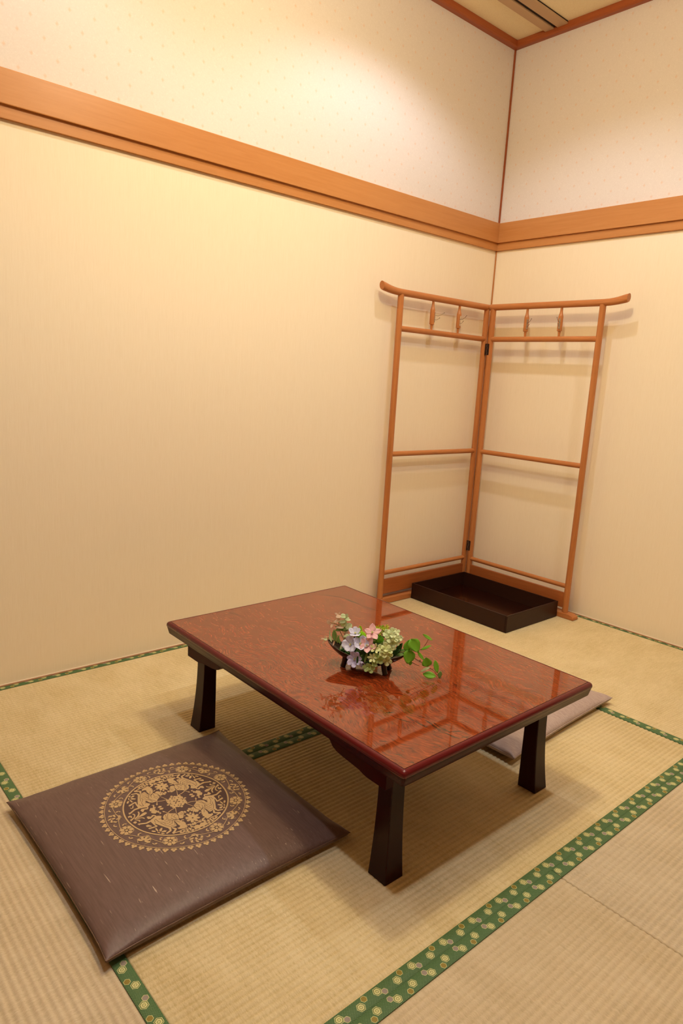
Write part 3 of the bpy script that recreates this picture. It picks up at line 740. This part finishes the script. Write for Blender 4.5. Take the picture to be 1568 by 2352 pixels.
    # centre: five small flowers
    def star(x, y, R, n, a0=0.0, w_=0.75):
        for q in range(n):
            b_ = a0+2*math.pi*q/n; petal(gold, x+0.0010*math.cos(b_), y+0.0010*math.sin(b_), b_, R, R*w_, G)
        petal(cut, x-0.0012, y, 0, 0.0024, 0.0024, C_)
    star(0, 0, 0.0115, 4, 0, 0.62)
    for q in range(4):
        b_ = math.pi/4+q*math.pi/2
        star(0.0165*math.cos(b_), 0.0165*math.sin(b_), 0.0098, 5, b_, 0.85)
        b_ = q*math.pi/2
        star(0.0215*math.cos(b_), 0.0215*math.sin(b_), 0.0078, 4, b_, 0.8) if q % 2 else star(0.018*math.cos(b_), 0.018*math.sin(b_), 0.008, 4, b_, 0.7)
    # riders on horseback, sprigs and flowers: one drawn group mirrored and turned
    T1 = [lambda p_: (p_[0]*1e-4, p_[1]*1e-4), lambda p_: (-p_[0]*1e-4, p_[1]*1e-4), lambda p_: (-p_[0]*1e-4, -p_[1]*1e-4), lambda p_: (p_[0]*1e-4, -p_[1]*1e-4)]
    for f in T1:
        for poly in MED['horse']: put(gold, [f(p_) for p_ in poly], G)
        for poly in MED['small']: put(gold, [f(p_) for p_ in poly], G)
        for ln in MED['lines']: stroke(cut, [f(p_) for p_ in ln], 0.0009, C_)
    for f in (T1[0], T1[2]):
        for poly in MED['pal']: put(gold, [f(p_) for p_ in poly], G)
    for s_ in (1, -1):
        for q in range(8):
            b_ = 2*math.pi*q/8+0.2; petal(gold, 0.0016*math.cos(b_), s_*0.081+0.0016*math.sin(b_), b_, 0.0165, 0.0078, G)
    out = []
    for bm, nm, mt, lift in ((plum, 'plum_disc', 'plum', 0.00035), (gold, 'gold_pattern', 'gold', 0.0007), (cut, 'pattern_outline', 'plum', 0.00095)):
        bmesh.ops.triangulate(bm, faces=[f for f in bm.faces if len(f.verts) > 4])
        for _ in range(3):
            es = [e for e in bm.edges if e.calc_length() > 0.009]
            if es: bmesh.ops.subdivide_edges(bm, edges=es, cuts=1)
            bmesh.ops.triangulate(bm, faces=[f for f in bm.faces if len(f.verts) > 4])
        for v in bm.verts:
            x, y = v.co.x+cx, v.co.y+cy; v.co = Vector((x, y, inv(x, y)+lift))
        bm.normal_update()
        for f in bm.faces:
            if f.normal.z < 0: f.normal_flip()
        o = link(nm, bm, M[mt], parent, 'keep')
        for p_ in o.data.polygons: p_.use_smooth = True
        if nm != 'plum_disc': o['kind'] = 'stuff'
        out.append(o)
    return out
c1 = thing('floor_cushion', 'brown silk floor cushion with a round gold hunting medallion, left of the table', 'cushion', (-2.4425, -1.045, 0.0), math.radians(0.4), 'floor cushions')
cv = autosmooth(link('cushion_cover', cushion_bm(3), M['silk'], c1, True), 70)
autosmooth(link('seam', seam_bm(), M['silk_seam'], c1, True), 60)
medallion(c1)
c2 = thing('floor_cushion', 'pale grey-brown floor cushion half hidden beneath the far side of the table', 'cushion', (-1.176, -1.059, 0.0), math.radians(2.7), 'floor cushions')
c2.scale = (1.06, 1.03, 1.0)
autosmooth(link('cushion_cover', cushion_bm(11, 2.0), M['silk_pale'], c2, True), 70)
autosmooth(link('seam', seam_bm(), M['silk_pale'], c2, True), 60)

# ------------------------------------------------------------------ boat-shaped bowl
BC = Vector((-1.925, -1.158, TH+0.0012)); BA = math.radians(-59.7)
bowl = thing('flower_bowl', 'black boat-shaped bowl on short legs in the middle of the low table', 'bowl', BC, BA)
def bowl_pt(s_, a, inner=0.0):
    """s -1..1 along the length, a -90..90 degrees round the hull"""
    k = max(0.0, 1-abs(s_)**2.2); hw = (0.040*k**0.75+0.0012)*(1-inner*0.07) ; dp = (0.030*k**0.8+0.0015)*(1-inner*0.10)
    rim = 0.0405 + 0.020*abs(s_)**1.8
    return Vector((0.115*s_*(1-0.012*inner), hw*math.sin(a), rim - dp*math.cos(a)**1.0 if abs(a) < math.pi/2 else rim))
bm = bmesh.new(); ns, na = 36, 16; grid = {}
for side in (0, 1):
    for i in range(ns+1):
        for j in range(na+1):
            grid[side, i, j] = bm.verts.new(bowl_pt(-1+2*i/ns, (-90+180*j/na)*math.pi/180*0.9999, side))
    for i in range(ns):
        for j in range(na):
            q = [grid[side, i, j], grid[side, i+1, j], grid[side, i+1, j+1], grid[side, i, j+1]]
            if side: q.reverse()
            bm.faces.new(q)
for i in range(ns):
    for j in (0, na): bm.faces.new((grid[0, i, j], grid[0, i+1, j], grid[1, i+1, j], grid[1, i, j]))
for i in (0, ns):
    for j in range(na): bm.faces.new((grid[0, i, j], grid[0, i, j+1], grid[1, i, j+1], grid[1, i, j]))
autosmooth(link('bowl_body', bm, M['bowl'], bowl), 45)
for lx, ly in ((-0.054, -0.018), (-0.040, 0.020), (0.058, -0.018), (0.060, 0.016)):
    tubeobj('leg', [(lx*1.10, ly*1.15, 0.0), (lx*1.04, ly*1.1, 0.010), (lx, ly, 0.024), (lx*0.97, ly*0.9, 0.036)], [0.0076, 0.0074, 0.0084, 0.0105], M['bowl'], bowl, 12)

# ------------------------------------------------------------------ flowers
# points are given where they stand: px across, py down at the bowl's distance, d metres nearer to the viewer
FH = Vector((CF.x, CF.y, 0)).normalized()
def A(cx, cy, d=0.0):
    px, py = 700+cx*0.2296, 1380+cy*0.2296
    ray = CF + CR*((px-784)/F_PX) - CU*((py-1176)/F_PX)
    base = Vector((BC.x, BC.y, 0)) - FH*d
    t = (base-CAM).dot(FH)/ray.dot(FH)
    return CAM + ray*t
TOCAM = (CAM-BC).normalized(); SX = CR.copy(); SY = CU.copy()
def vdir(ax, ay, az): return (SX*ax + SY*ay + TOCAM*az).normalized()
def leaf_bm(L, W_, shape='oval', cup=0.15, bend=0.2, n=7, m_=4):
    """blade along +x from the origin, normal +z"""
    bm = bmesh.new(); rows = []
    for i in range(n+1):
        t = i/n
        if shape == 'oval': w_ = math.sin(math.pi*min(1, max(0, t*0.97+0.015)))**0.75
        elif shape == 'round': w_ = math.sqrt(max(0.0, 1-(2*t-1)**2))*0.98+0.02
        elif shape == 'heart': w_ = math.sin(math.pi*t**0.62)**0.7 if 0 < t < 1 else 0.04
        elif shape == 'point': w_ = (math.sin(math.pi*t**0.85)**0.8)*(0.45+0.55*min(1, t*2.2)) if 0 < t < 1 else 0.05
        elif shape == 'petal': w_ = (math.sin(math.pi*(0.08+0.80*t**1.2))**0.9)*(0.35+0.65*min(1, t*1.8))
        else: w_ = math.sin(math.pi*min(1, max(0, t*0.96+0.02)))
        w_ = max(w_, 0.03)
        row = []
        for j in range(m_+1):
            s_ = -1+2*j/m_
            x = L*t; y = W_/2*w_*s_
            if shape == 'heart' and t < 0.2: x -= L*0.10*abs(s_)*(1-t/0.2)
            z = cup*W_*(s_*s_)*w_ + bend*L*(t*t) + (0.030*L*math.sin(5.1*t+3*s_) if shape in ('petal', 'point') else 0.02*L*math.sin(4*t+2*s_))
            row.append(bm.verts.new((x, y, z)))
        rows.append(row)
    for a, b_ in zip(rows, rows[1:]):
        for j in range(m_): bm.faces.new((a[j], b_[j], b_[j+1], a[j+1]))
    r = bmesh.ops.extrude_face_region(bm, geom=list(bm.faces))
    for v in [g for g in r['geom'] if isinstance(g, bmesh.types.BMVert)]: v.co.z += 0.00025
    return bm
MESH = {}
def blade(key, mt, *a, **k):
    kk = (key, mt)
    if kk not in MESH:
        bm = leaf_bm(*a, **k); me = bpy.data.meshes.new(key); bmesh.ops.recalc_face_normals(bm, faces=bm.faces); bm.to_mesh(me); bm.free()
        for p_ in me.polygons: p_.use_smooth = True
        me.materials.append(M[mt]); MESH[kk] = me
    return MESH[kk]
def frame(p_, xdir, nrm):
    x = xdir.normalized(); z = (nrm - x*nrm.dot(x)).normalized(); y = z.cross(x)
    mm = Matrix((x, y, z)).transposed().to_4x4(); mm.translation = p_; return mm
def place(name, me, mm, parent, s_=1.0):
    o = bpy.data.objects.new(name, me); col.objects.link(o); o.parent = parent
    o.matrix_local = Matrix.Translation(-Vector(parent.location)) @ mm @ Matrix.Scale(s_, 4)
    return o
def rel(parent, p_): return Vector(p_)-Vector(parent.location)
INB = BC + Vector((0, 0, 0.030))                     # moss in the bowl, where the stems start
def stem(parent, pts, r, mt='stem', name='stem'):
    return tubeobj(name, [rel(parent, q) for q in pts], r, M[mt], parent, 6)
rnd = random.Random(7)
# dark moss that the stems are stuck in
bm = bmesh.new()
for i in range(150):
    s_ = rnd.uniform(-0.72, 0.72); w_ = 0.026*(1-abs(s_)**2.0); y = rnd.uniform(-w_, w_)
    mm = Matrix.Translation((0.11*s_, y, 0.036+rnd.uniform(-0.004, 0.006))) @ Matrix.Rotation(rnd.uniform(0, 6.28), 4, 'Z') @ Matrix.Rotation(rnd.uniform(-1.0, 0.2), 4, 'Y')
    bmesh.ops.create_icosphere(bm, subdivisions=1, radius=rnd.uniform(0.003, 0.006), matrix=mm @ Matrix.Diagonal((1.6, 0.8, 0.7, 1)))
o = link('moss', bm, M['leaf_dk'], None, True); o.location = BC; o.rotation_euler = (0, 0, BA)
o['kind'] = 'stuff'; o['label'] = 'dark green moss and foliage filling the black bowl'; o['category'] = 'moss'

def flower(name, label, c, nrm, R, n, mt, shape='petal', wf=0.62, tilt=0.35, rot=0.0, cat='flower', group=None, bend=0.15, sp=0.0, root=None):
    t = thing(name, label, cat, c, 0, group)
    nrm = nrm.normalized(); ref = SX - nrm*SX.dot(nrm); ref.normalize(); oth = nrm.cross(ref)
    me = blade('petal_%s_%.2f' % (shape, wf), mt, 1.0, wf, shape, 0.10, bend)
    for k in range(n):
        a = rot+2*math.pi*k/n + rnd.uniform(-0.12, 0.12)
        d = ref*math.cos(a)+oth*math.sin(a)
        ti = tilt + rnd.uniform(-0.15, 0.15)
        place('petal', me, frame(c, d*math.cos(ti)+nrm*math.sin(ti), nrm*math.cos(ti)-d*math.sin(ti)), t, R*rnd.uniform(0.9, 1.1))
    bm = bmesh.new()
    for k in range(6):
        d = ref*math.cos(k)*0.10+oth*math.sin(k)*0.10
        tube(bm, [Vector((0, 0, 0)), (nrm*0.30+d)*R], [R*0.03, R*0.045], 5)
    link('stamen', bm, M['stamen'], t, True)
    stem(t, [c-nrm*0.001, (c-nrm*0.014)*0.5+(root or INB)*0.5+Vector((0, 0, 0.006)), (root or INB)], 0.0008)
    return t
MM = 0.000298     # metres for one unit of A() at the bowl
flower('lavender_flower', 'pale lavender five-petalled flower, uppermost of the lavender ones', A(505, 335, 0.02), vdir(-0.1, 0.75, 0.65), 72*MM, 5, 'pet_blue', wf=0.8, rot=1.57, tilt=0.5)
flower('lavender_flower', 'broad pale lavender flower at the left of the lavender group', A(462, 440, 0.035), vdir(-0.35, 0.15, 0.9), 84*MM, 5, 'pet_blue', wf=1.0, rot=0.4)
flower('lavender_flower', 'pale lavender flower touching the lower pink flower', A(548, 435, 0.04), vdir(0.2, 0.25, 0.9), 82*MM, 5, 'pet_blue', wf=0.85, rot=1.1)
flower('violet_flower', 'violet-edged white flower hanging lowest over the bowl rim', A(500, 578, 0.055), vdir(-0.1, -0.15, 0.95), 84*MM, 7, 'pet_violet', wf=0.62, rot=0.2)
flower('violet_flower', 'small half-opened violet flower beside the lowest violet-edged flower', A(548, 600, 0.055), vdir(0.4, -0.7, 0.6), 56*MM, 4, 'pet_violet', wf=0.5, tilt=0.9)
flower('pink_flower', 'pink flower with pointed petals, higher of the two', A(672, 325, 0.03), vdir(0.05, 0.45, 0.85), 88*MM, 5, 'pet_pink', shape='point', wf=0.72, tilt=0.25, rot=1.5)
flower('pink_flower', 'pink flower in the middle of the bowl below the other pink one', A(622, 452, 0.045), vdir(-0.1, 0.2, 0.95), 84*MM, 5, 'pet_pink', shape='point', wf=0.75, tilt=0.25, rot=0.9)
flower('pink_flower', 'folded pink petals between the two open pink flowers', A(648, 392, 0.03), vdir(0.6, 0.5, 0.5), 64*MM, 3, 'pet_pink', tilt=0.8, rot=1.0)

def pompon(name, label, c, R, mt):
    t = thing(name, label, 'flower', c)
    bm = bmesh.new(); bmesh.ops.create_icosphere(bm, subdivisions=3, radius=R*0.82)
    k = 0; N_ = 230
    for k in range(N_):
        z = 1-2*(k+0.5)/N_; r = math.sqrt(1-z*z); a = k*2.399963
        d = Vector((r*math.cos(a), r*math.sin(a), z))
        tube(bm, [d*R*0.72, d*R*0.95, d*R*1.03], [R*0.085, R*0.075, R*0.03], 5)
    o = link('petals', bm, M[mt], t, True); o['kind'] = 'stuff'
    stem(t, [c, INB], 0.0012); return t
pompon('green_chrysanthemum', 'round lime pompon chrysanthemum between lavender and pink flowers', A(566, 358, 0.012), 46*MM, 'lime')
pompon('green_chrysanthemum', 'round mid green pompon chrysanthemum right of the pink flowers', A(732, 402, 0.012), 58*MM, 'green2')

def floret_mesh(key, mt, n=4, wf=0.95, cup=0.12):
    if (key, mt) in MESH: return MESH[key, mt]
    bm = bmesh.new()
    for k in range(n):
        b2 = leaf_bm(1.0, wf, 'petal', cup, 0.22, 5, 3)
        bmesh.ops.transform(b2, matrix=Matrix.Rotation(2*math.pi*k/n, 4, 'Z') @ Matrix.Rotation(-0.25, 4, 'Y'), verts=b2.verts)
        tmp = bpy.data.meshes.new('tmp'); b2.to_mesh(tmp); b2.free(); bm.from_mesh(tmp); bpy.data.meshes.remove(tmp)
    bmesh.ops.create_icosphere(bm, subdivisions=1, radius=0.10, matrix=Matrix.Translation((0, 0, 0.06)))
    me = bpy.data.meshes.new(key); bmesh.ops.recalc_face_normals(bm, faces=bm.faces); bm.to_mesh(me); bm.free()
    for p_ in me.polygons: p_.use_smooth = True
    me.materials.append(M[mt]); MESH[key, mt] = me; return me
def hydrangea(label, c, pts, mt, group='hydrangea heads'):
    t = thing('hydrangea_head', label, 'flower', c, 0, group)
    for cx, cy, d, r in pts:
        q = A(cx, cy, d)
        nr = ((q-c).normalized()*0.8 + TOCAM*0.8 + Vector((0, 0, 0.3))).normalized()
        ref = SX - nr*SX.dot(nr); ref.normalize(); oth = nr.cross(ref); a = rnd.uniform(0, 1.57)
        place('floret', floret_mesh('floret', mt), frame(q, ref*math.cos(a)+oth*math.sin(a), nr), t, r*1.16*MM)
        stem(t, [q, c], 0.0005)
    stem(t, [c, INB], 0.0010)
    return t
hydrangea('large cream-green hydrangea head, highest on the right of the bowl', A(868, 362, 0.0),
    [(825, 335, .025, 40), (870, 320, .025, 42), (912, 318, .015, 34), (850, 375, .035, 44), (900, 370, .03, 42), (940, 375, .012, 30), (832, 420, .03, 42), (878, 420, .035, 42), (915, 415, .02, 32), (880, 345, .04, 30)], 'pet_cream')
hydrangea('yellowish hydrangea head below the large cream-green one', A(815, 500, 0.025),
    [(765, 480, .05, 38), (808, 470, .055, 42), (845, 490, .045, 40), (790, 525, .06, 42), (835, 540, .05, 38), (870, 470, .035, 34), (822, 600, .055, 42), (795, 500, .06, 30)], 'pet_cream2')
hydrangea('pale green hydrangea petals hanging lowest under the bowl rim', A(640, 655, 0.05),
    [(622, 668, .062, 38), (655, 680, .064, 38), (688, 636, .058, 32), (632, 632, .055, 26)], 'pet_green')
hydrangea('pale green shaded hydrangea florets over the front rim of the bowl', A(735, 575, 0.04),
    [(742, 590, .056, 42), (715, 555, .055, 30), (770, 560, .045, 34)], 'pet_green')
flower('small_cream_flower', 'small cream star flower above the bowl rim left of the yellowish head', A(708, 478, 0.055), vdir(-0.2, 0.2, 0.95), 52*MM, 5, 'pet_cream2', wf=0.5)
flower('small_cream_flower', 'small cream star flower in front of the dark bowl side', A(676, 570, 0.062), vdir(-0.1, 0.1, 0.95), 50*MM, 6, 'pet_cream2', wf=0.48)
t = thing('button_sprig', 'cluster of tiny cream buds sticking out right of the large hydrangea', 'flower', A(940, 375, 0.0))
for cx, cy in ((978, 372), (966, 358), (970, 385), (958, 372)):
    q = A(cx, cy, 0.005); bm = bmesh.new()
    tube(bm, [rel(t, A(930, 375, 0.0)), rel(t, q)], [0.0008, 0.0012], 6)
    bmesh.ops.create_icosphere(bm, subdivisions=2, radius=0.0022, matrix=Matrix.Translation(rel(t, q)))
    link('bud', bm, M['pet_cream'], t, True)
# yellow-green starry cluster
c = A(795, 300, 0.0); t = thing('starry_sprig', 'yellow-green starry sprig behind the pink flowers and hydrangea', 'flower', c)
for k in range(22):
    q = c + SX*rnd.uniform(-70, 70)*MM + SY*rnd.uniform(-40, 38)*MM + TOCAM*rnd.uniform(-0.008, 0.016)
    nr = vdir(rnd.uniform(-0.4, 0.4), rnd.uniform(0.0, 0.8), 0.8); a = rnd.uniform(0, 1.5)
    ref = SX - nr*SX.dot(nr); ref.normalize(); oth = nr.cross(ref)
    place('floret', floret_mesh('spiky', 'yel' if k % 3 else 'green2', 5, 0.36), frame(q, ref*math.cos(a)+oth*math.sin(a), nr), t, rnd.uniform(20, 30)*MM)
    stem(t, [q, c-SY*60*MM], 0.0004)
stem(t, [c-SY*60*MM, INB], 0.0010)

def sprig(name, label, stems, leaves, mt_stem='stem', cat='plant', k=1.22):
    c = A(*stems[0][0]); t = thing(name, label, cat, c)
    for s_ in stems:
        pts = [A(*q) for q in s_]
        stem(t, pts, [0.0009]*(len(pts)-1)+[0.0005], mt_stem)
    for cx, cy, d, ang, L, W_, shape, mt, tilt in leaves:
        a = math.radians(ang); nr = vdir(math.sin(a)*tilt*0.5, math.cos(a)*tilt*0.5+0.2, 1.0-0.4*abs(tilt))
        xd = SX*math.cos(a)+SY*math.sin(a)
        L, W_ = L*k, W_*k
        q = A(cx, cy, d) - xd*(L*MM/2)
        key = 'leaf_%s_%.2f' % (shape, W_/L)
        place('leaf', blade(key, mt, 1.0, W_/L, shape, 0.12, 0.10), frame(q, xd+TOCAM*tilt*0.3, nr), t, L*MM)
    return t
sprig('eucalyptus_sprig', 'pale blush and green eucalyptus sprig rising at the left of the bowl',
    [[(420, 470, .01), (395, 400, .005), (350, 300, .0), (335, 180, .0), (335, 125, .0)], [(395, 400, .005), (400, 290, .0), (395, 200, .0), (420, 145, .0)], [(350, 300, .0), (330, 240, .0), (285, 225, .0), (240, 215, .0)], [(395, 400, .005), (415, 330, .0), (440, 262, .0)]],
    [(315, 133, 0, 150, 34, 15, 'oval', 'leaf_pk', .2), (343, 128, 0, 60, 32, 12, 'oval', 'leaf_pk', .2), (335, 160, .004, 0, 44, 26, 'round', 'leaf_pk', .1), (335, 183, .004, 180, 44, 11, 'oval', 'leaf_pk', .4),
     (382, 155, .002, 180, 44, 40, 'round', 'leaf_lt', .1), (420, 148, .002, 80, 32, 24, 'oval', 'leaf_lt', .2), (420, 175, .0, 10, 38, 22, 'oval', 'leaf_lt', .3), (428, 190, .004, -10, 48, 24, 'oval', 'leaf_lt', .2),
     (318, 207, .003, 20, 50, 26, 'oval', 'leaf_pk', .3), (378, 210, .004, 190, 60, 30, 'oval', 'leaf_lt', .1), (385, 232, .002, -90, 46, 52, 'round', 'leaf_lt', .1), (408, 222, .0, -70, 30, 22, 'oval', 'leaf_lt', .1),
     (440, 258, .006, 35, 62, 52, 'round', 'leaf_lt', .1), (236, 212, .0, 90, 34, 30, 'round', 'leaf_pk', .1), (240, 233, .0, -80, 16, 10, 'oval', 'leaf_pk', .1), (282, 208, .0, 90, 38, 10, 'oval', 'leaf_pk', .3), (272, 245, .0, -115, 48, 20, 'oval', 'leaf_pk', .3),
     (325, 262, .003, 170, 34, 14, 'oval', 'leaf_mid', .1), (345, 270, .004, -10, 70, 18, 'oval', 'leaf_pk', .5), (345, 285, .005, 200, 66, 30, 'oval', 'leaf_mid', .2), (405, 283, .004, 10, 70, 30, 'oval', 'leaf_mid', .4), (400, 298, .006, 0, 60, 20, 'oval', 'leaf_mid', .4),
     (416, 313, .006, -85, 46, 26, 'oval', 'leaf_pk', .2), (425, 352, .012, 190, 70, 26, 'oval', 'leaf_lt', .4), (450, 350, .012, -20, 56, 22, 'oval', 'leaf_lt', .4), (383, 320, .0, 100, 20, 10, 'oval', 'leaf_pk', .2)])
sprig('eucalyptus_sprig', 'low eucalyptus sprig with narrow leaves drooping past the left tip of the bowl',
    [[(440, 460, .015), (380, 430, .02), (310, 405, .02), (255, 385, .02), (205, 385, .02)], [(270, 365, .02), (230, 372, .02), (200, 385, .02)]],
    [(205, 368, .02, 110, 34, 14, 'oval', 'leaf_pk', .2), (180, 381, .02, 175, 36, 12, 'oval', 'leaf_pk', .2), (190, 405, .02, -115, 38, 13, 'oval', 'leaf_pk', .2), (205, 385, .022, -20, 28, 22, 'oval', 'leaf_lt', .2), (215, 365, .02, 120, 28, 10, 'oval', 'leaf_pk', .2),
     (249, 325, .02, 95, 50, 10, 'oval', 'leaf_lt', .2), (256, 375, .022, -70, 60, 20, 'oval', 'leaf_lt', .2), (297, 345, .022, -85, 88, 38, 'oval', 'leaf_mid', .1), (332, 385, .022, -100, 60, 22, 'oval', 'leaf_mid', .2), (342, 400, .024, -70, 48, 20, 'oval', 'leaf_mid', .2),
     (291, 418, .024, -105, 50, 15, 'oval', 'leaf_pk', .2), (367, 455, .03, -110, 56, 15, 'oval', 'leaf_lt', .2), (406, 440, .03, -100, 56, 14, 'oval', 'leaf_mid', .2), (345, 350, .01, 0, 40, 6, 'oval', 'leaf_mid', .2)])
sprig('bud_sprig', 'small green bud on a bent stalk behind the lime pompon',
    [[(600, 330, .0), (585, 310, .0), (560, 295, .0)]],
    [(556, 272, .0, 110, 44, 20, 'oval', 'lime', .2), (540, 282, .0, 150, 40, 16, 'oval', 'lime', .2), (548, 290, .0, 170, 34, 16, 'oval', 'leaf_lt', .2), (562, 290, .0, -60, 36, 14, 'oval', 'lime', .2)])
sprig('heart_leaf_vine', 'trailing green vine with round leaves reaching past the right tip of the bowl',
    [[(900, 520, .02), (985, 510, .03), (1030, 490, .035)], [(1030, 490, .035), (1060, 530, .04), (1110, 585, .04), (1165, 615, .04), (1230, 660, .04), (1290, 700, .04), (1325, 750, .04)], [(1060, 610, .04), (1100, 632, .04), (1150, 655, .04)],
     [(1155, 545, .04), (1188, 585, .04), (1205, 610, .04)], [(1030, 490, .035), (1120, 480, .02), (1170, 488, .01), (1215, 425, .0), (1235, 385, .0)]],
    [(1030, 440, .035, 70, 100, 66, 'heart', 'leaf', .1), (1098, 452, .045, -60, 118, 112, 'heart', 'leaf', .1), (1040, 565, .05, -105, 112, 104, 'heart', 'leaf', .1), (1052, 615, .045, -90, 50, 36, 'oval', 'leaf', .2),
     (1225, 365, .0, -35, 98, 30, 'oval', 'leaf', .1), (1210, 470, .01, 22, 104, 26, 'oval', 'leaf', .2), (1155, 548, .04, -55, 92, 30, 'oval', 'leaf', .1), (1215, 608, .045, 100, 78, 90, 'heart', 'leaf', .1),
     (1312, 655, .04, -80, 110, 46, 'oval', 'leaf', .1), (1203, 687, .045, 25, 96, 26, 'oval', 'leaf_lt', .2), (1243, 745, .05, -12, 112, 64, 'oval', 'leaf', .1), (1350, 735, .04, -110, 56, 38, 'oval', 'leaf_mid', .1), (1328, 778, .04, 180, 44, 16, 'oval', 'leaf_mid', .3), (1345, 770, .04, 20, 30, 14, 'oval', 'leaf_mid', .3),
     (1290, 690, .042, 60, 22, 9, 'oval', 'leaf_pk', .2), (1298, 705, .042, -60, 22, 9, 'oval', 'leaf_pk', .2), (1150, 600, .042, 60, 22, 8, 'oval', 'leaf_mid', .2)], 'twig', k=1.06)
sprig('dark_foliage', 'dark green pointed leaves inside the right half of the bowl',
    [[(870, 540, .0), (930, 520, .0), (980, 505, .0)]],
    [(930, 490, .01, 55, 130, 44, 'oval', 'leaf_dk', .1), (895, 525, .02, 30, 110, 40, 'oval', 'leaf_dk', .2), (965, 525, .015, 10, 90, 34, 'oval', 'leaf_mid', .3), (985, 500, .01, 20, 60, 30, 'oval', 'leaf_mid', .3), (860, 505, .01, 60, 90, 40, 'oval', 'leaf_dk', .1), (950, 545, .02, -5, 80, 26, 'oval', 'leaf_mid', .5)])
sprig('dark_foliage', 'dark narrow leaves over the front rim between violet and hydrangea flowers',
    [[(640, 500, .03), (620, 545, .05), (600, 600, .06)]],
    [(612, 560, .058, -105, 100, 18, 'oval', 'leaf_mid', .2), (575, 520, .045, 200, 100, 26, 'oval', 'leaf_dk', .2), (600, 545, .05, -120, 110, 30, 'oval', 'leaf_dk', .2), (650, 540, .045, -60, 90, 30, 'oval', 'leaf_dk', .2), (690, 510, .04, -30, 80, 34, 'oval', 'leaf_dk', .2), (525, 590, .062, -95, 80, 14, 'oval', 'leaf_dk', .2), (640, 610, .055, 20, 60, 26, 'oval', 'leaf_dk', .3),
     (480, 400, .02, 60, 80, 30, 'oval', 'leaf_dk', .2), (535, 390, .02, -40, 70, 26, 'oval', 'leaf_dk', .2), (700, 445, .03, 10, 90, 30, 'oval', 'leaf_dk', .2), (755, 445, .03, 40, 60, 30, 'oval', 'leaf_mid', .2)])

GROUPS = {'lavender_flower': 'lavender flowers in the bowl', 'violet_flower': 'violet flowers in the bowl', 'pink_flower': 'pink flowers in the bowl',
          'green_chrysanthemum': 'green pompons in the bowl', 'hydrangea_head': 'hydrangea heads in the bowl', 'small_cream_flower': 'small cream flowers in the bowl',
          'eucalyptus_sprig': 'eucalyptus sprigs in the bowl', 'dark_foliage': 'dark foliage in the bowl'}
for o in bpy.data.objects:
    if o.parent is None and o.name.split('.')[0] in GROUPS: o['group'] = GROUPS[o.name.split('.')[0]]
